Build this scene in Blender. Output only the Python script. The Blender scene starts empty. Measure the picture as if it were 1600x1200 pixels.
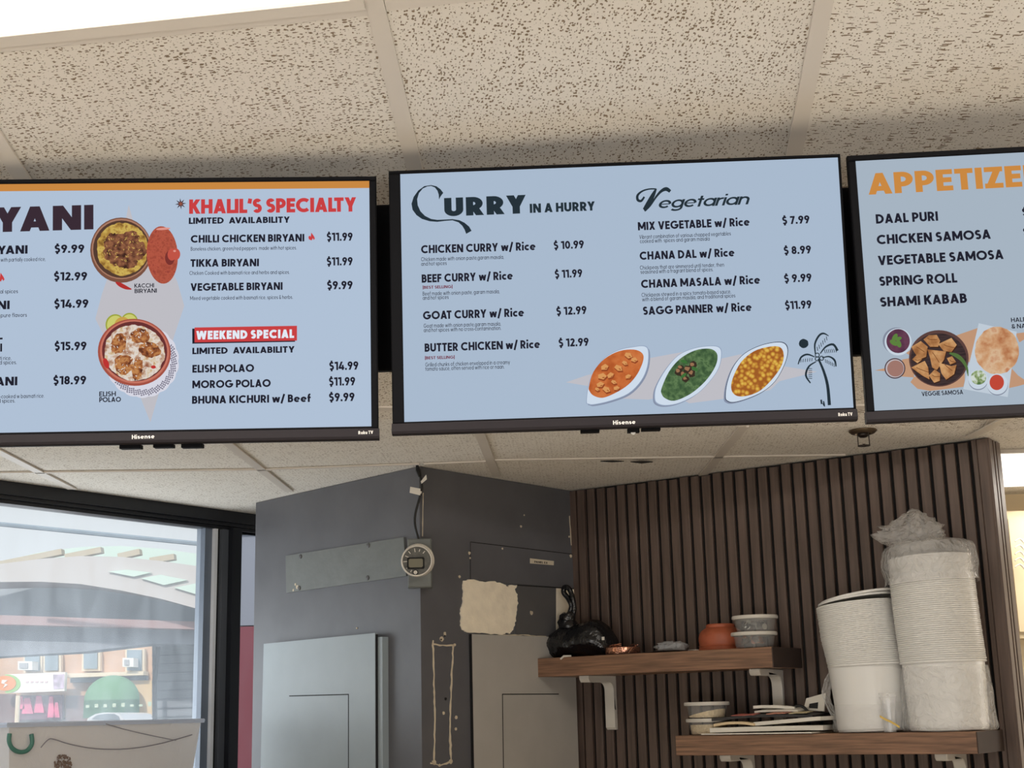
import bpy, math, random
import numpy as np
from mathutils import Vector, Matrix, noise
from mathutils.geometry import tessellate_polygon
SC = bpy.context.scene
COL = SC.collection
PI = math.pi

# ---------------------------------------------------------------- camera
FPX = 2218.0                                   # focal length in pixels of the 1600x1200 frame
EYE = Vector((0, 0, 1.75))
_n = Vector((.025, 1.0, -517/FPX)).normalized()  # "down" seen by the camera (x right, y down, z forward)
_up = -_n
_zc = Vector((0, 0, 1))
_F = (_zc - _up*_zc.dot(_up)).normalized()
_X = _F.cross(_up)
C2W = Matrix((_X, _F, _up))                    # camera axes -> world
cam_d = bpy.data.cameras.new('camera'); cam_d.sensor_width = 36; cam_d.lens = FPX/1600*36
cam_d.clip_start = .05; cam_d.clip_end = 300
cam = bpy.data.objects.new('camera', cam_d); COL.objects.link(cam)
_r = C2W @ Vector((1, 0, 0)); _u = C2W @ Vector((0, -1, 0)); _b = C2W @ Vector((0, 0, -1))
cam.matrix_world = Matrix(((_r.x, _u.x, _b.x, EYE.x), (_r.y, _u.y, _b.y, EYE.y), (_r.z, _u.z, _b.z, EYE.z), (0, 0, 0, 1)))
SC.camera = cam

# ---------------------------------------------------------------- light and exposure
SC.view_settings.view_transform = 'Standard'
SC.view_settings.look = 'None'
SC.view_settings.gamma = 1
SC.view_settings.use_curve_mapping = False
SC.view_settings.exposure = 0.0
SUN_STRENGTH = 2.0
SKY_STRENGTH = .8
wd = bpy.data.worlds.new('sky'); SC.world = wd; wd.use_nodes = True
_bg = wd.node_tree.nodes['Background']
_bg.inputs[0].default_value = (.90, .96, 1.0, 1); _bg.inputs[1].default_value = SKY_STRENGTH
sun_d = bpy.data.lights.new('sun', 'SUN'); sun_d.energy = SUN_STRENGTH; sun_d.angle = math.radians(1); sun_d.color = (1, .93, .82)
sun = bpy.data.objects.new('sun', sun_d); COL.objects.link(sun); sun.location = (0, -6, 9)
sun.rotation_euler = Vector((.2, .85, -.55)).to_track_quat('-Z', 'Y').to_euler()

def area(name, loc, aim, sx, sy, power, color):
    l = bpy.data.lights.new(name, 'AREA'); l.shape = 'RECTANGLE'; l.size = sx; l.size_y = sy; l.energy = power; l.color = color
    o = bpy.data.objects.new(name, l); COL.objects.link(o); o.location = loc
    o.rotation_euler = (Vector(aim)-Vector(loc)).to_track_quat('-Z', 'Y').to_euler()
    return o
# daylight through the shop front behind the camera, added unseen lamps that light the counter for bounce, the side window
area('shopfront_daylight', (-.2, -3.6, .62), (0, 2.5, 1.3), 5.5, 1.0, 80, (1, .97, .93))
area('added_counter_light', (-.9, .95, 2.9), (-.9, 1.0, 0), 1.2, 0.6, 60, (1, .95, .87))
area('added_counter_light', (1.4, .95, 2.9), (1.4, 1.0, 0), 1.2, 0.6, 60, (1, .95, .87))
area('window_daylight', (-1.75, 4.75, 1.55), (-.3, 3.9, 2.1), 0.9, 1.2, 15, (.86, .94, 1))
area('kitchen_lamp_light', (.35, 2.95, 2.5), (.35, 3.15, 0), .6, .6, 6, (1, .93, .83))
area('kitchen_lamp_light', (2.0, 4.55, 2.43), (2.0, 4.5, 0), .6, .6, 9, (1, .94, .85))
area('added_right_fill', (3.7, 4.35, 1.75), (1.0, 3.2, 2.35), 1.0, 1.0, 14, (1, .95, .88))  # added unseen fill from the right for the level ceiling and end strips

# ---------------------------------------------------------------- helpers
def s2l(c):
    c = c/255.0
    return c/12.92 if c <= .04045 else ((c+.055)/1.055)**2.4
def rgb(r, g, b): return (s2l(r), s2l(g), s2l(b), 1)

def ray(px, py): return C2W @ Vector(((px-800)/FPX, (py-600)/FPX, 1.0))
def at(px, py, Y):
    r = ray(px, py); return EYE + r*((Y-EYE.y)/r.y)
def at_z(px, py, z):
    r = ray(px, py); return EYE + r*((z-EYE.z)/r.z)
def at_d(px, py, d): return EYE + ray(px, py)*d

class Fr:
    """a flat frame in the room: origin, right, up and outward axes"""
    def __init__(s, o, u, v):
        s.o = Vector(o); s.u = Vector(u).normalized(); v = Vector(v); s.v = (v-s.u*v.dot(s.u)).normalized(); s.n = s.u.cross(s.v)
    def p(s, a, b, c=0.0): return s.o + s.u*a + s.v*b + s.n*c
    def px(s, x, y, c=0.0):
        r = ray(x, y); t = ((s.o+s.n*c-EYE).dot(s.n))/r.dot(s.n); q = EYE+r*t-s.o
        return (q.dot(s.u), q.dot(s.v))

MATS = {}
def nodes(name):
    m = bpy.data.materials.new(name); m.use_nodes = True
    nt = m.node_tree; return m, nt, nt.nodes, nt.links, nt.nodes['Principled BSDF']
def mat(name, col, rough=.5, metal=0, spec=.5, var=0, vscale=20, stretch=(1, 1, 1), bump=0, bscale=60, alpha=1, coat=0, trans=0):
    if name in MATS: return MATS[name]
    m, nt, N, L, P = nodes(name)
    P.inputs['Base Color'].default_value = col; P.inputs['Roughness'].default_value = rough; P.inputs['Metallic'].default_value = metal
    P.inputs['Specular IOR Level'].default_value = spec; P.inputs['Coat Weight'].default_value = coat
    P.inputs['Transmission Weight'].default_value = trans
    if var or bump:
        tc = N.new('ShaderNodeTexCoord'); mp = N.new('ShaderNodeMapping'); mp.inputs['Scale'].default_value = stretch
        L.new(tc.outputs['Object'], mp.inputs[0])
    if var:
        nz = N.new('ShaderNodeTexNoise'); nz.inputs['Scale'].default_value = vscale; nz.inputs['Detail'].default_value = 5
        L.new(mp.outputs[0], nz.inputs[0])
        mr = N.new('ShaderNodeMapRange'); mr.inputs[1].default_value = .3; mr.inputs[2].default_value = .7
        mr.inputs[3].default_value = 1-var; mr.inputs[4].default_value = 1+var; L.new(nz.outputs[0], mr.inputs[0])
        mx = N.new('ShaderNodeMix'); mx.data_type = 'RGBA'; mx.blend_type = 'MULTIPLY'; mx.inputs[0].default_value = 1
        mx.inputs[6].default_value = col; L.new(mr.outputs[0], mx.inputs[7]); L.new(mx.outputs[2], P.inputs['Base Color'])
    if bump:
        nb = N.new('ShaderNodeTexNoise'); nb.inputs['Scale'].default_value = bscale; nb.inputs['Detail'].default_value = 3
        L.new(mp.outputs[0], nb.inputs[0]); bm = N.new('ShaderNodeBump'); bm.inputs['Strength'].default_value = bump; bm.inputs['Distance'].default_value = .01
        L.new(nb.outputs[0], bm.inputs['Height']); L.new(bm.outputs[0], P.inputs['Normal'])
    MATS[name] = m; return m
def emis(name, col, strength=1.0):
    if name in MATS: return MATS[name]
    m = bpy.data.materials.new(name); m.use_nodes = True; nt = m.node_tree; nt.nodes.clear()
    e = nt.nodes.new('ShaderNodeEmission'); e.inputs[0].default_value = col; e.inputs[1].default_value = strength
    o = nt.nodes.new('ShaderNodeOutputMaterial'); nt.links.new(e.outputs[0], o.inputs[0])
    MATS[name] = m; return m
def emis_tex(name, stops, scale, kind='noise', stretch=(1, 1, 1), detail=3):
    """a lit picture surface: colours from a cell or noise pattern"""
    if name in MATS: return MATS[name]
    m = bpy.data.materials.new(name); m.use_nodes = True; nt = m.node_tree; N, L = nt.nodes, nt.links; N.clear()
    tc = N.new('ShaderNodeTexCoord'); mp = N.new('ShaderNodeMapping'); mp.inputs['Scale'].default_value = stretch
    L.new(tc.outputs['Object'], mp.inputs[0])
    if kind == 'noise':
        t = N.new('ShaderNodeTexNoise'); t.inputs['Scale'].default_value = scale; t.inputs['Detail'].default_value = detail; out = t.outputs[0]
    else:
        t = N.new('ShaderNodeTexVoronoi'); t.inputs['Scale'].default_value = scale; out = t.outputs['Distance']
    L.new(mp.outputs[0], t.inputs[0])
    cr = N.new('ShaderNodeValToRGB'); cr.color_ramp.elements.remove(cr.color_ramp.elements[1])
    for i, (p, c) in enumerate(stops):
        el = cr.color_ramp.elements[0] if i == 0 else cr.color_ramp.elements.new(p)
        el.position = p; el.color = c
    L.new(out, cr.inputs[0])
    e = N.new('ShaderNodeEmission'); L.new(cr.outputs[0], e.inputs[0]); o = N.new('ShaderNodeOutputMaterial'); L.new(e.outputs[0], o.inputs[0])
    MATS[name] = m; return m
def film(name, col=(1, 1, 1, 1), fac=.3, rough=.12, bump=.6, bscale=35):
    """thin clear plastic: mostly see-through with glossy wrinkles"""
    if name in MATS: return MATS[name]
    m, nt, N, L, P = nodes(name)
    P.inputs['Base Color'].default_value = col; P.inputs['Roughness'].default_value = rough; P.inputs['Specular IOR Level'].default_value = .9
    tc = N.new('ShaderNodeTexCoord'); nb = N.new('ShaderNodeTexNoise'); nb.inputs['Scale'].default_value = bscale; nb.inputs['Detail'].default_value = 4
    nb.inputs['Distortion'].default_value = 1.2
    L.new(tc.outputs['Object'], nb.inputs[0]); b = N.new('ShaderNodeBump'); b.inputs['Strength'].default_value = bump; b.inputs['Distance'].default_value = .02
    L.new(nb.outputs[0], b.inputs['Height']); L.new(b.outputs[0], P.inputs['Normal'])
    tr = N.new('ShaderNodeBsdfTransparent'); mx = N.new('ShaderNodeMixShader'); mx.inputs[0].default_value = fac
    L.new(tr.outputs[0], mx.inputs[1]); L.new(P.outputs[0], mx.inputs[2]); L.new(mx.outputs[0], N['Material Output'].inputs[0])
    MATS[name] = m; return m

class MB:
    """collects shapes in world coordinates; build() links them as ONE mesh object"""
    def __init__(s): s.v = []; s.f = []
    def poly(s, pts):
        i = len(s.v); s.v += [Vector(p) for p in pts]; s.f.append(tuple(range(i, i+len(pts)))); return s
    def ngon(s, pts):                                         # concave outline
        pts = [Vector(p) for p in pts]; i = len(s.v); s.v += pts
        for t in tessellate_polygon([pts]): s.f.append(tuple(i+k for k in t))
        return s
    def hexa(s, b, t):                                        # two quads joined
        i = len(s.v); s.v += [Vector(p) for p in b]+[Vector(p) for p in t]
        n = len(b)
        s.f.append(tuple(i+k for k in reversed(range(n)))); s.f.append(tuple(i+n+k for k in range(n)))
        for k in range(n): s.f.append((i+k, i+(k+1) % n, i+n+(k+1) % n, i+n+k))
        return s
    def box(s, fr, a0, a1, b0, b1, c0, c1, ch=0.0):
        if ch <= 0:
            return s.hexa([fr.p(a0, b0, c0), fr.p(a1, b0, c0), fr.p(a1, b1, c0), fr.p(a0, b1, c0)],
                          [fr.p(a0, b0, c1), fr.p(a1, b0, c1), fr.p(a1, b1, c1), fr.p(a0, b1, c1)])
        def ring(d, c): return [fr.p(a0+d, b0+d, c), fr.p(a1-d, b0+d, c), fr.p(a1-d, b1-d, c), fr.p(a0+d, b1-d, c)]
        return s.loft([ring(ch, c0), ring(0, c0+ch), ring(0, c1-ch), ring(ch, c1)])
    def loft(s, rings, cap0=True, cap1=True, closed=True):
        n = len(rings[0]); base = len(s.v)
        for r in rings: s.v += [Vector(p) for p in r]
        for k in range(len(rings)-1):
            for j in range(n if closed else n-1):
                a = base+k*n+j; b = base+k*n+(j+1) % n
                s.f.append((a, b, b+n, a+n))
        if cap0: s.f.append(tuple(base+j for j in reversed(range(n))))
        if cap1: s.f.append(tuple(base+(len(rings)-1)*n+j for j in range(n)))
        return s
    def prism(s, fr, pts, c0, c1):                            # outline in a frame, given depth
        i = len(s.v); n = len(pts); v0 = [fr.p(a, b, c0) for a, b in pts]; v1 = [fr.p(a, b, c1) for a, b in pts]
        s.v += v0+v1
        for t in tessellate_polygon([[Vector((a, b, 0)) for a, b in pts]]):
            s.f.append(tuple(i+n+k for k in t)); s.f.append(tuple(i+k for k in reversed(t)))
        for k in range(n): s.f.append((i+k, i+(k+1) % n, i+n+(k+1) % n, i+n+k))
        return s
    def lathe(s, c, prof, n=32, ax=None, cap0=False, cap1=False):   # prof: (radius, height) pairs
        c = Vector(c); ax = Vector(ax or (0, 0, 1)).normalized()
        x = ax.orthogonal().normalized(); y = ax.cross(x)
        rings = [[c+ax*h+(x*math.cos(2*PI*j/n)+y*math.sin(2*PI*j/n))*r for j in range(n)] for r, h in prof]
        return s.loft(rings, cap0, cap1)
    def tube(s, pts, r, n=8, cap=True):
        pts = [Vector(p) for p in pts]; rings = []; x = None
        for k, p in enumerate(pts):
            d = (pts[min(k+1, len(pts)-1)]-pts[max(k-1, 0)]).normalized()
            x = d.orthogonal().normalized() if x is None else (x-d*x.dot(d)).normalized()
            y = d.cross(x); rr = r[k] if isinstance(r, (list, tuple)) else r
            rings.append([p+(x*math.cos(2*PI*j/n)+y*math.sin(2*PI*j/n))*rr for j in range(n)])
        return s.loft(rings, cap, cap)
    def blob(s, c, rx, ry, rz, nu=28, nv=16, amp=.2, fq=2.2, seed=0, crease=0.0, fold=None):
        c = Vector(c); base = len(s.v); off = Vector((seed*7.3, seed*3.1, seed*1.7))
        for i in range(nv+1):
            th = PI*i/nv
            for j in range(nu):
                ph = 2*PI*j/nu; d = Vector((math.sin(th)*math.cos(ph), math.sin(th)*math.sin(ph), -math.cos(th)))
                k = 1+amp*noise.noise(d*fq+off)+crease*abs(noise.noise(d*fq*3.1+off*2))
                p = Vector((d.x*rx*k, d.y*ry*k, d.z*rz*k))
                if fold: p = fold(p, d)
                s.v.append(c+p)
        for i in range(nv):
            for j in range(nu):
                a = base+i*nu+j; b = base+i*nu+(j+1) % nu; s.f.append((a, b, b+nu, a+nu))
        return s
    def build(s, name, m, parent=None, smooth=False, loc=None):
        if parent is not None: o0 = Vector(parent['_o'])
        elif loc is not None: o0 = Vector(loc)
        else:
            xs = [v.x for v in s.v]; ys = [v.y for v in s.v]; o0 = Vector(((min(xs)+max(xs))/2, (min(ys)+max(ys))/2, min(v.z for v in s.v)))
        me = bpy.data.meshes.new(name); me.from_pydata([v-o0 for v in s.v], [], s.f); me.update()
        import bmesh
        bm = bmesh.new(); bm.from_mesh(me); bmesh.ops.remove_doubles(bm, verts=bm.verts, dist=1e-6)
        if not getattr(s, 'flat', False): bmesh.ops.recalc_face_normals(bm, faces=bm.faces)
        bm.to_mesh(me); bm.free()
        if smooth:
            me.shade_smooth()
            try: me.set_sharp_from_angle(angle=math.radians(38 if smooth is True else smooth))
            except Exception: pass
        for mm in (m if isinstance(m, (list, tuple)) else [m]): me.materials.append(mm)
        o = bpy.data.objects.new(name, me); COL.objects.link(o); o['_o'] = tuple(o0)
        if parent is not None: o.parent = parent
        else: o.location = o0
        return o

def tag(o, label=None, cat=None, group=None, kind=None):
    if label: o['label'] = label
    if cat: o['category'] = cat
    if group: o['group'] = group
    if kind: o['kind'] = kind
    return o
def thing(name, loc, label, cat, group=None):
    o = bpy.data.objects.new(name, None); COL.objects.link(o); o.location = loc; o['_o'] = tuple(loc); o.empty_display_size = .05
    return tag(o, label, cat, group)
def struct(o): o['kind'] = 'structure'; return o
def dup(root, group=None, label=None):
    r = root.copy(); COL.objects.link(r)
    for ch in list(root.children):
        c = ch.copy(); COL.objects.link(c); c.parent = r
        for g in list(ch.children):
            d = g.copy(); COL.objects.link(d); d.parent = c
    if label: r['label'] = label
    return r

# ---------------------------------------------------------------- lettering: a geometric sans built from strokes
def arc(cx, cy, rx, ry, a0, a1, n=12):
    return [(cx+rx*math.cos(math.radians(a0+(a1-a0)*k/n)), cy+ry*math.sin(math.radians(a0+(a1-a0)*k/n))) for k in range(n+1)]
def ext(p, q, e=.25, f=.25):
    dx, dy = q[0]-p[0], q[1]-p[1]; return [(p[0]-dx*e, p[1]-dy*e), (q[0]+dx*f, q[1]+dy*f)]
CL = (0, 1)
def glyph(c, t):
    h = t/2; R = .5-h; X = .70; xr = X/2-h
    bowl = lambda w: (w, [(arc(X/2, X/2, xr, xr, 0, 360, 18), None)])
    if c == 'A': w = .80; return w, [(ext((h*1.1, 0), (w/2, 1)), CL), (ext((w-h*1.1, 0), (w/2, 1)), CL), ([(w*.24, .27), (w*.76, .27)], None)]
    if c == 'B':
        w = .62; m = .53; r1 = (1-h-m)/2; r2 = (m-h)/2; x1 = w*.93-h-r1; x2 = w-h-r2
        return w, [([(h, 0), (h, 1)], None), ([(h, 1-h), (x1, 1-h)]+arc(x1, 1-h-r1, r1, r1, 90, -90)+[(h, m)], None), ([(h, m), (x2, m)]+arc(x2, h+r2, r2, r2, 90, -90)+[(h, h)], None)]
    if c == 'C': return .86, [(arc(.5, .5, R, R, 46, 314, 20), None)]
    if c == 'D': w = .76; return w, [([(h, 0), (h, 1)], None), ([(h, 1-h), (w-.5, 1-h)]+arc(w-.5, .5, R, R, 90, -90)+[(h, h)], None)]
    if c == 'E': w = .54; return w, [([(h, 0), (h, 1)], None), ([(h, 1-h), (w, 1-h)], None), ([(h, .51), (w*.93, .51)], None), ([(h, h), (w, h)], None)]
    if c == 'F': w = .52; return w, [([(h, 0), (h, 1)], None), ([(h, 1-h), (w, 1-h)], None), ([(h, .5), (w*.93, .5)], None)]
    if c == 'G': return .97, [(arc(.5, .5, R, R, 46, 355, 22), None), ([(.52, .46), (1-h*.3, .46)], None)]
    if c == 'H': w = .72; return w, [([(h, 0), (h, 1)], None), ([(w-h, 0), (w-h, 1)], None), ([(h, .5), (w-h, .5)], None)]
    if c == 'I': return t, [([(h, 0), (h, 1)], None)]
    if c == 'K': w = .70; return w, [([(h, 0), (h, 1)], None), (ext((t*.8, .42), (w-h*1.2, 1), 0), CL), (ext((t*.8+.1, .56), (w-h, 0), 0), CL)]
    if c == 'L': w = .50; return w, [([(h, 0), (h, 1)], None), ([(h, h), (w, h)], None)]
    if c == 'M': w = .94; return w, [([(h, 0), (h, 1)], None), ([(w-h, 0), (w-h, 1)], None), (ext((h*1.0, 1), (w/2, .2), .1, 0), (.14, 1)), (ext((w-h, 1), (w/2, .2), .1, 0), (.14, 1))]
    if c == 'N': w = .76; return w, [([(h, 0), (h, 1)], None), ([(w-h, 0), (w-h, 1)], None), ([(h*1.1, 1), (w-h*1.1, 0)], CL)]
    if c == 'O': return 1., [(arc(.5, .5, R, R, 0, 360, 26), None)]
    if c in 'PR':
        w = .62; m = .42; r = (1-h-m)/2; x = w-h-r
        s = [([(h, 0), (h, 1)], None), ([(h, 1-h), (x, 1-h)]+arc(x, 1-h-r, r, r, 90, -90)+[(h, m)], None)]
        if c == 'R': s.append((ext((w*.5, .44), (w-h*.8, 0), .05), (0, .45))); w += .04
        return w, s
    if c in 'S$':
        w = .58; ru = (1-2*h)/4*.96; rl = (1-2*h)/2-ru; rx = w/2-h
        s = [(arc(w/2, 1-h-ru, rx*.95, ru, 28, 270, 14)+arc(w/2, h+rl, rx, rl, 88, -150, 14), None)]
        if c == '$': s += [([(w/2, -.14), (w/2, .12)], None), ([(w/2, .9), (w/2, 1.14)], None)]
        return w, s
    if c == 'T': w = .60; return w, [([(w/2, 0), (w/2, 1)], None), ([(0, 1-h), (w, 1-h)], None)]
    if c == 'U': w = .70; r = w/2-h; return w, [([(h, 1)]+arc(w/2, h+r, r, r, 180, 360)+[(w-h, 1)], None)]
    if c == 'V': w = .78; return w, [(ext((h*1.1, 1), (w/2, 0)), CL), (ext((w-h*1.1, 1), (w/2, 0)), CL)]
    if c == 'W': w = 1.16; return w, [(ext((h*1.1, 1), (w*.28, 0)), CL), (ext((w*.5, 1), (w*.28, 0)), CL), (ext((w*.5, 1), (w*.72, 0)), CL), (ext((w-h*1.1, 1), (w*.72, 0)), CL)]
    if c == 'X': w = .74; return w, [(ext((h*1.2, 0), (w-h*1.2, 1)), CL), (ext((h*1.2, 1), (w-h*1.2, 0)), CL)]
    if c == 'Y': w = .76; return w, [([(w/2, 0), (w/2, .46)], None), (ext((h*1.2, 1), (w/2, .4), .3, 0), (.3, 1)), (ext((w-h*1.2, 1), (w/2, .4), .3, 0), (.3, 1))]
    if c == 'Z': w = .60; return w, [([(0, 1-h), (w, 1-h)], None), ([(0, h), (w, h)], None), (ext((h*1.3, h*.6), (w-h*1.3, 1-h*.6), .1, .1), CL)]
    if c == '0': w = .66; return w, [(arc(w/2, .5, w/2-h, R, 0, 360, 20), None)]
    if c == '1': w = .20+t; return w, [([(w-h, 0), (w-h, 1)], None), ([(w-h, 1-h), (0, 1-h*1.3)], None)]
    if c == '2': w = .58; r = w/2-h; return w, [(arc(w/2, 1-h-r, r, r, 165, -38, 12)+[(h*1.3, h)], (0, 1)), ([(0, h), (w, h)], None)]
    if c == '3': w = .58; r = (1-t)/4; return w, [(arc(w/2, 1-h-r, r, r, 150, -90, 12), None), (arc(w/2, h+r, r*1.08, r, 90, -150, 12), None)]
    if c == '4': w = .68; return w, [([(w*.72, 0), (w*.72, .6)], None), ([(0, .25), (w, .25)], None), (ext((h*.7, .24), (w*.56, 1), .1, .2), (.2, 1))]
    if c == '5': w = .58; return w, [([(w*.92, 1-h), (.13, 1-h)], None), ([(.16, 1), (.12, .52)], None), (arc(w/2-.02, .33, w/2-h+.02, .33-h, 128, -150, 14), None)]
    if c == '6': w = .62; r = w/2-h; return w, [(arc(w/2, h+r, r, r, 0, 360, 18), None), (ext((h, h+r*1.2), (w*.62, 1), 0), CL)]
    if c == '7': w = .56; return w, [([(0, 1-h), (w, 1-h)], None), (ext((w*.3, 0), (w-h, 1-h), .2, .02), CL)]
    if c == '8': w = .60; r = (.5-h-.0)/2; return w, [(arc(w/2, 1-h-r, w/2-h-.02, r, 0, 360, 16), None), (arc(w/2, h+r, w/2-h, r, 0, 360, 16), None)]
    if c == '9': w = .62; r = w/2-h; return w, [(arc(w/2, 1-h-r, r, r, 0, 360, 18), None), (ext((w-h, 1-h-r*1.2), (w*.38, 0), 0), CL)]
    if c == '.': return t*1.1, [([(h*1.1, 0), (h*1.1, t*1.05)], None)]
    if c == ',': return t, [([(h, t), (h*.4, -t*.8)], None)]
    if c == "'": return t, [([(h*1.2, 1), (h*.7, .66)], None)]
    if c == '/': w = .46; return w, [([(h*.6, -.14), (w-h*.6, 1.08)], None)]
    if c == '-': return .3, [([(0, .36), (.3, .36)], None)]
    if c == '[': return .22, [([(.22, 1.05), (h, 1.05), (h, -.1), (.22, -.1)], None)]
    if c == ']': return .22, [([(0, 1.05), (.22-h, 1.05), (.22-h, -.1), (0, -.1)], None)]
    if c == '&': w = .66; return w, [(arc(.3, .76, .17, .24-h, -40, 220, 12)+[(w-h, 0)], (0, 1)), (arc(.28, .28, .28-h, .28-h, 120, 345, 14)+[(w-.02, .44)], None)]
    # lower case
    stem = lambda x, y1=X: ([(x, 0), (x, y1)], None)
    if c in 'adgq': 
        s = bowl(0)[1]; w = X
        if c == 'a': s.append(stem(X-h))
        if c == 'd': s.append(stem(X-h, 1.02))
        if c == 'q': s.append(([(X-h, X), (X-h, -.28)], None))
        if c == 'g': s.append(([(X-h, X), (X-h, -.02)]+arc(X/2, -.02, xr, .26-h, 0, -150, 8), None))
        return w, s
    if c in 'bp':
        s = bowl(0)[1]; s.append(stem(h, 1.02) if c == 'b' else ([(h, X), (h, -.28)], None)); return X, s
    if c == 'c': return .58, [(arc(X/2, X/2, xr, xr, 48, 312, 14), None)]
    if c == 'e': return X, [(arc(X/2, X/2, xr, xr, 0, 318, 16), None), ([(h, X/2), (X-h, X/2)], None, .55)]
    if c == 'f': w = .38; return w, [([(.16, 0), (.16, .8)]+arc(.16+.17, .83, .17, .19-h*.4, 180, 85, 6), None), ([(0, X-h), (w, X-h)], None)]
    if c in 'hn': w = .60; r = w/2-h; return w, [stem(h, 1.02 if c == 'h' else X), (arc(w/2, X-h-r, r, r, 180, 0, 10)+[(w-h, 0)], None)]
    if c == 'm': w = .96; r = (w-t)/4; return w, [stem(h), (arc(h+r, X-h-r, r, r, 180, 0, 8)+[(h+2*r, 0)], None), (arc(h+3*r, X-h-r, r, r, 180, 0, 8)+[(w-h, 0)], None)]
    if c == 'i': return t, [stem(h), ([(h, .84), (h, .84+t)], None)]
    if c == 'j': return t, [([(h, X), (h, -.2)], None), ([(h, .84), (h, .84+t)], None)]
    if c == 'k': w = .56; return w, [stem(h, 1.02), (ext((t, .3), (w-h, X), 0), (0, X)), (ext((t+.06, .38), (w-h, 0), 0), (0, X))]
    if c == 'l': return t, [stem(h, 1.02)]
    if c == 'o': return bowl(X)
    if c == 'r': return .38, [stem(h), (arc(h+.26, X-h-.24, .26, .24, 180, 80, 8), None)]
    if c == 's':
        w = .48; ru = (X-2*h)/4; rx = w/2-h
        return w, [(arc(w/2, X-h-ru, rx, ru, 28, 270, 10)+arc(w/2, h+ru, rx, ru, 88, -150, 10), None)]
    if c == 't': w = .36; return w, [([(w/2, 0), (w/2, .92)], None), ([(0, X-h), (w, X-h)], None)]
    if c == 'u': w = .60; r = w/2-h; return w, [([(h, X)]+arc(w/2, h+r, r, r, 180, 360, 10), None), stem(w-h)]
    if c == 'v': w = .58; return w, [(ext((h, X), (w/2, 0)), (0, X)), (ext((w-h, X), (w/2, 0)), (0, X))]
    if c == 'w': w = .92; return w, [(ext((h, X), (w*.28, 0)), (0, X)), (ext((w*.5, X), (w*.28, 0)), (0, X)), (ext((w*.5, X), (w*.72, 0)), (0, X)), (ext((w-h, X), (w*.72, 0)), (0, X))]
    if c == 'x': w = .56; return w, [(ext((h, 0), (w-h, X)), (0, X)), (ext((h, X), (w-h, 0)), (0, X))]
    if c == 'y': w = .58; return w, [(ext((h, X), (w/2+.01, 0), .25, .1), (0, X)), (ext((w-h, X), (w*.3, -.28), .2, 0), (-.28, X))]
    if c == 'z': w = .5; return w, [([(0, X-h), (w, X-h)], None), ([(0, h), (w, h)], None), ([(h, h), (w-h, X-h)], None)]
    return .32, []
def clip_y(poly, y0, y1):
    for lim, sg in ((y0, 1), (y1, -1)):
        out = []
        for k in range(len(poly)):
            p, q = poly[k-1], poly[k]; a, b = (p[1]-lim)*sg, (q[1]-lim)*sg
            if (a >= 0) != (b >= 0): f = a/(a-b); out.append((p[0]+(q[0]-p[0])*f, lim))
            if b >= 0: out.append(q)
        poly = out
        if len(poly) < 3: return []
    return poly
def stroke(pts, t, clip=None):
    """quads of a polyline of thickness t (a number, or one per point) with mitred joins"""
    if not isinstance(t, (list, tuple)):
        pts = [q for k, q in enumerate(pts) if k == 0 or abs(q[0]-pts[k-1][0])+abs(q[1]-pts[k-1][1]) > 1e-6]
    n = len(pts); L, Rr = [], []; closed = n > 3 and abs(pts[0][0]-pts[-1][0])+abs(pts[0][1]-pts[-1][1]) < 1e-6
    for k in range(n):
        a = pts[k-1] if k else (pts[-2] if closed else None); b = pts[k+1] if k < n-1 else (pts[1] if closed else None); p = pts[k]; ds = []
        if a: ds.append((p[0]-a[0], p[1]-a[1]))
        if b: ds.append((b[0]-p[0], b[1]-p[1]))
        ns = []
        for d in ds:
            l = math.hypot(*d) or 1e-9; ns.append((-d[1]/l, d[0]/l))
        nx = sum(v[0] for v in ns)/len(ns); ny = sum(v[1] for v in ns)/len(ns); l2 = max(nx*nx+ny*ny, .2)
        h = (t[k] if isinstance(t, (list, tuple)) else t)/2
        nx, ny = nx/l2*h, ny/l2*h
        L.append((p[0]+nx, p[1]+ny)); Rr.append((p[0]-nx, p[1]-ny))
    out = []
    for k in range(n-1):
        q = [Rr[k], Rr[k+1], L[k+1], L[k]]
        if clip: q = clip_y(q, *clip)
        if len(q) >= 3: out.append(q)
    return out
KERN = {k: v for ks, v in (('YA AY AV VA TA AT LT LY PA FA TY', .13), ('LA AL KA RY RT RV LI WA AW PO LO KO KI', .05)) for k in ks.split()}
KERN['LA'] = KERN['AL'] = KERN['KI'] = 0; KERN['LT'] = KERN['LY'] = .17; KERN['TY'] = .0
def typeset(s, t, track=.12, space=.30, mix=None):
    x = 0; quads = []; last = ''
    for ch in s:
        if ch == ' ': x += space; last = ''; continue
        x -= KERN.get(last+ch, 0); last = ch
        w, st = glyph(ch, t)
        for pts, cl, *tk in st:
            for q in stroke(pts, t*(tk[0] if tk else 1), cl): quads.append([(a+x, b) for a, b in q])
        x += w+track
    return quads, x-track
def write(mb, fr, s, p0, p1, cap_px, wt=.19, c=.0, track=.08, depth=None, space=.27):
    """set a line of letters on a frame between two points of its base line"""
    a = Vector((*fr.px(*p0, c), 0)); b = Vector((*fr.px(*p1, c), 0)); d = (b-a); w = d.length; d.normalize(); up = Vector((-d.y, d.x, 0))
    cap = cap_px*fr.scale; q, tw = typeset(s, wt, track, space); sx = w/tw
    for poly in q:
        pts = [a+d*(x*sx)+up*(y*cap) for x, y in poly]
        mb.poly([fr.p(v.x, v.y, c) for v in pts])
    return mb
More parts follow.
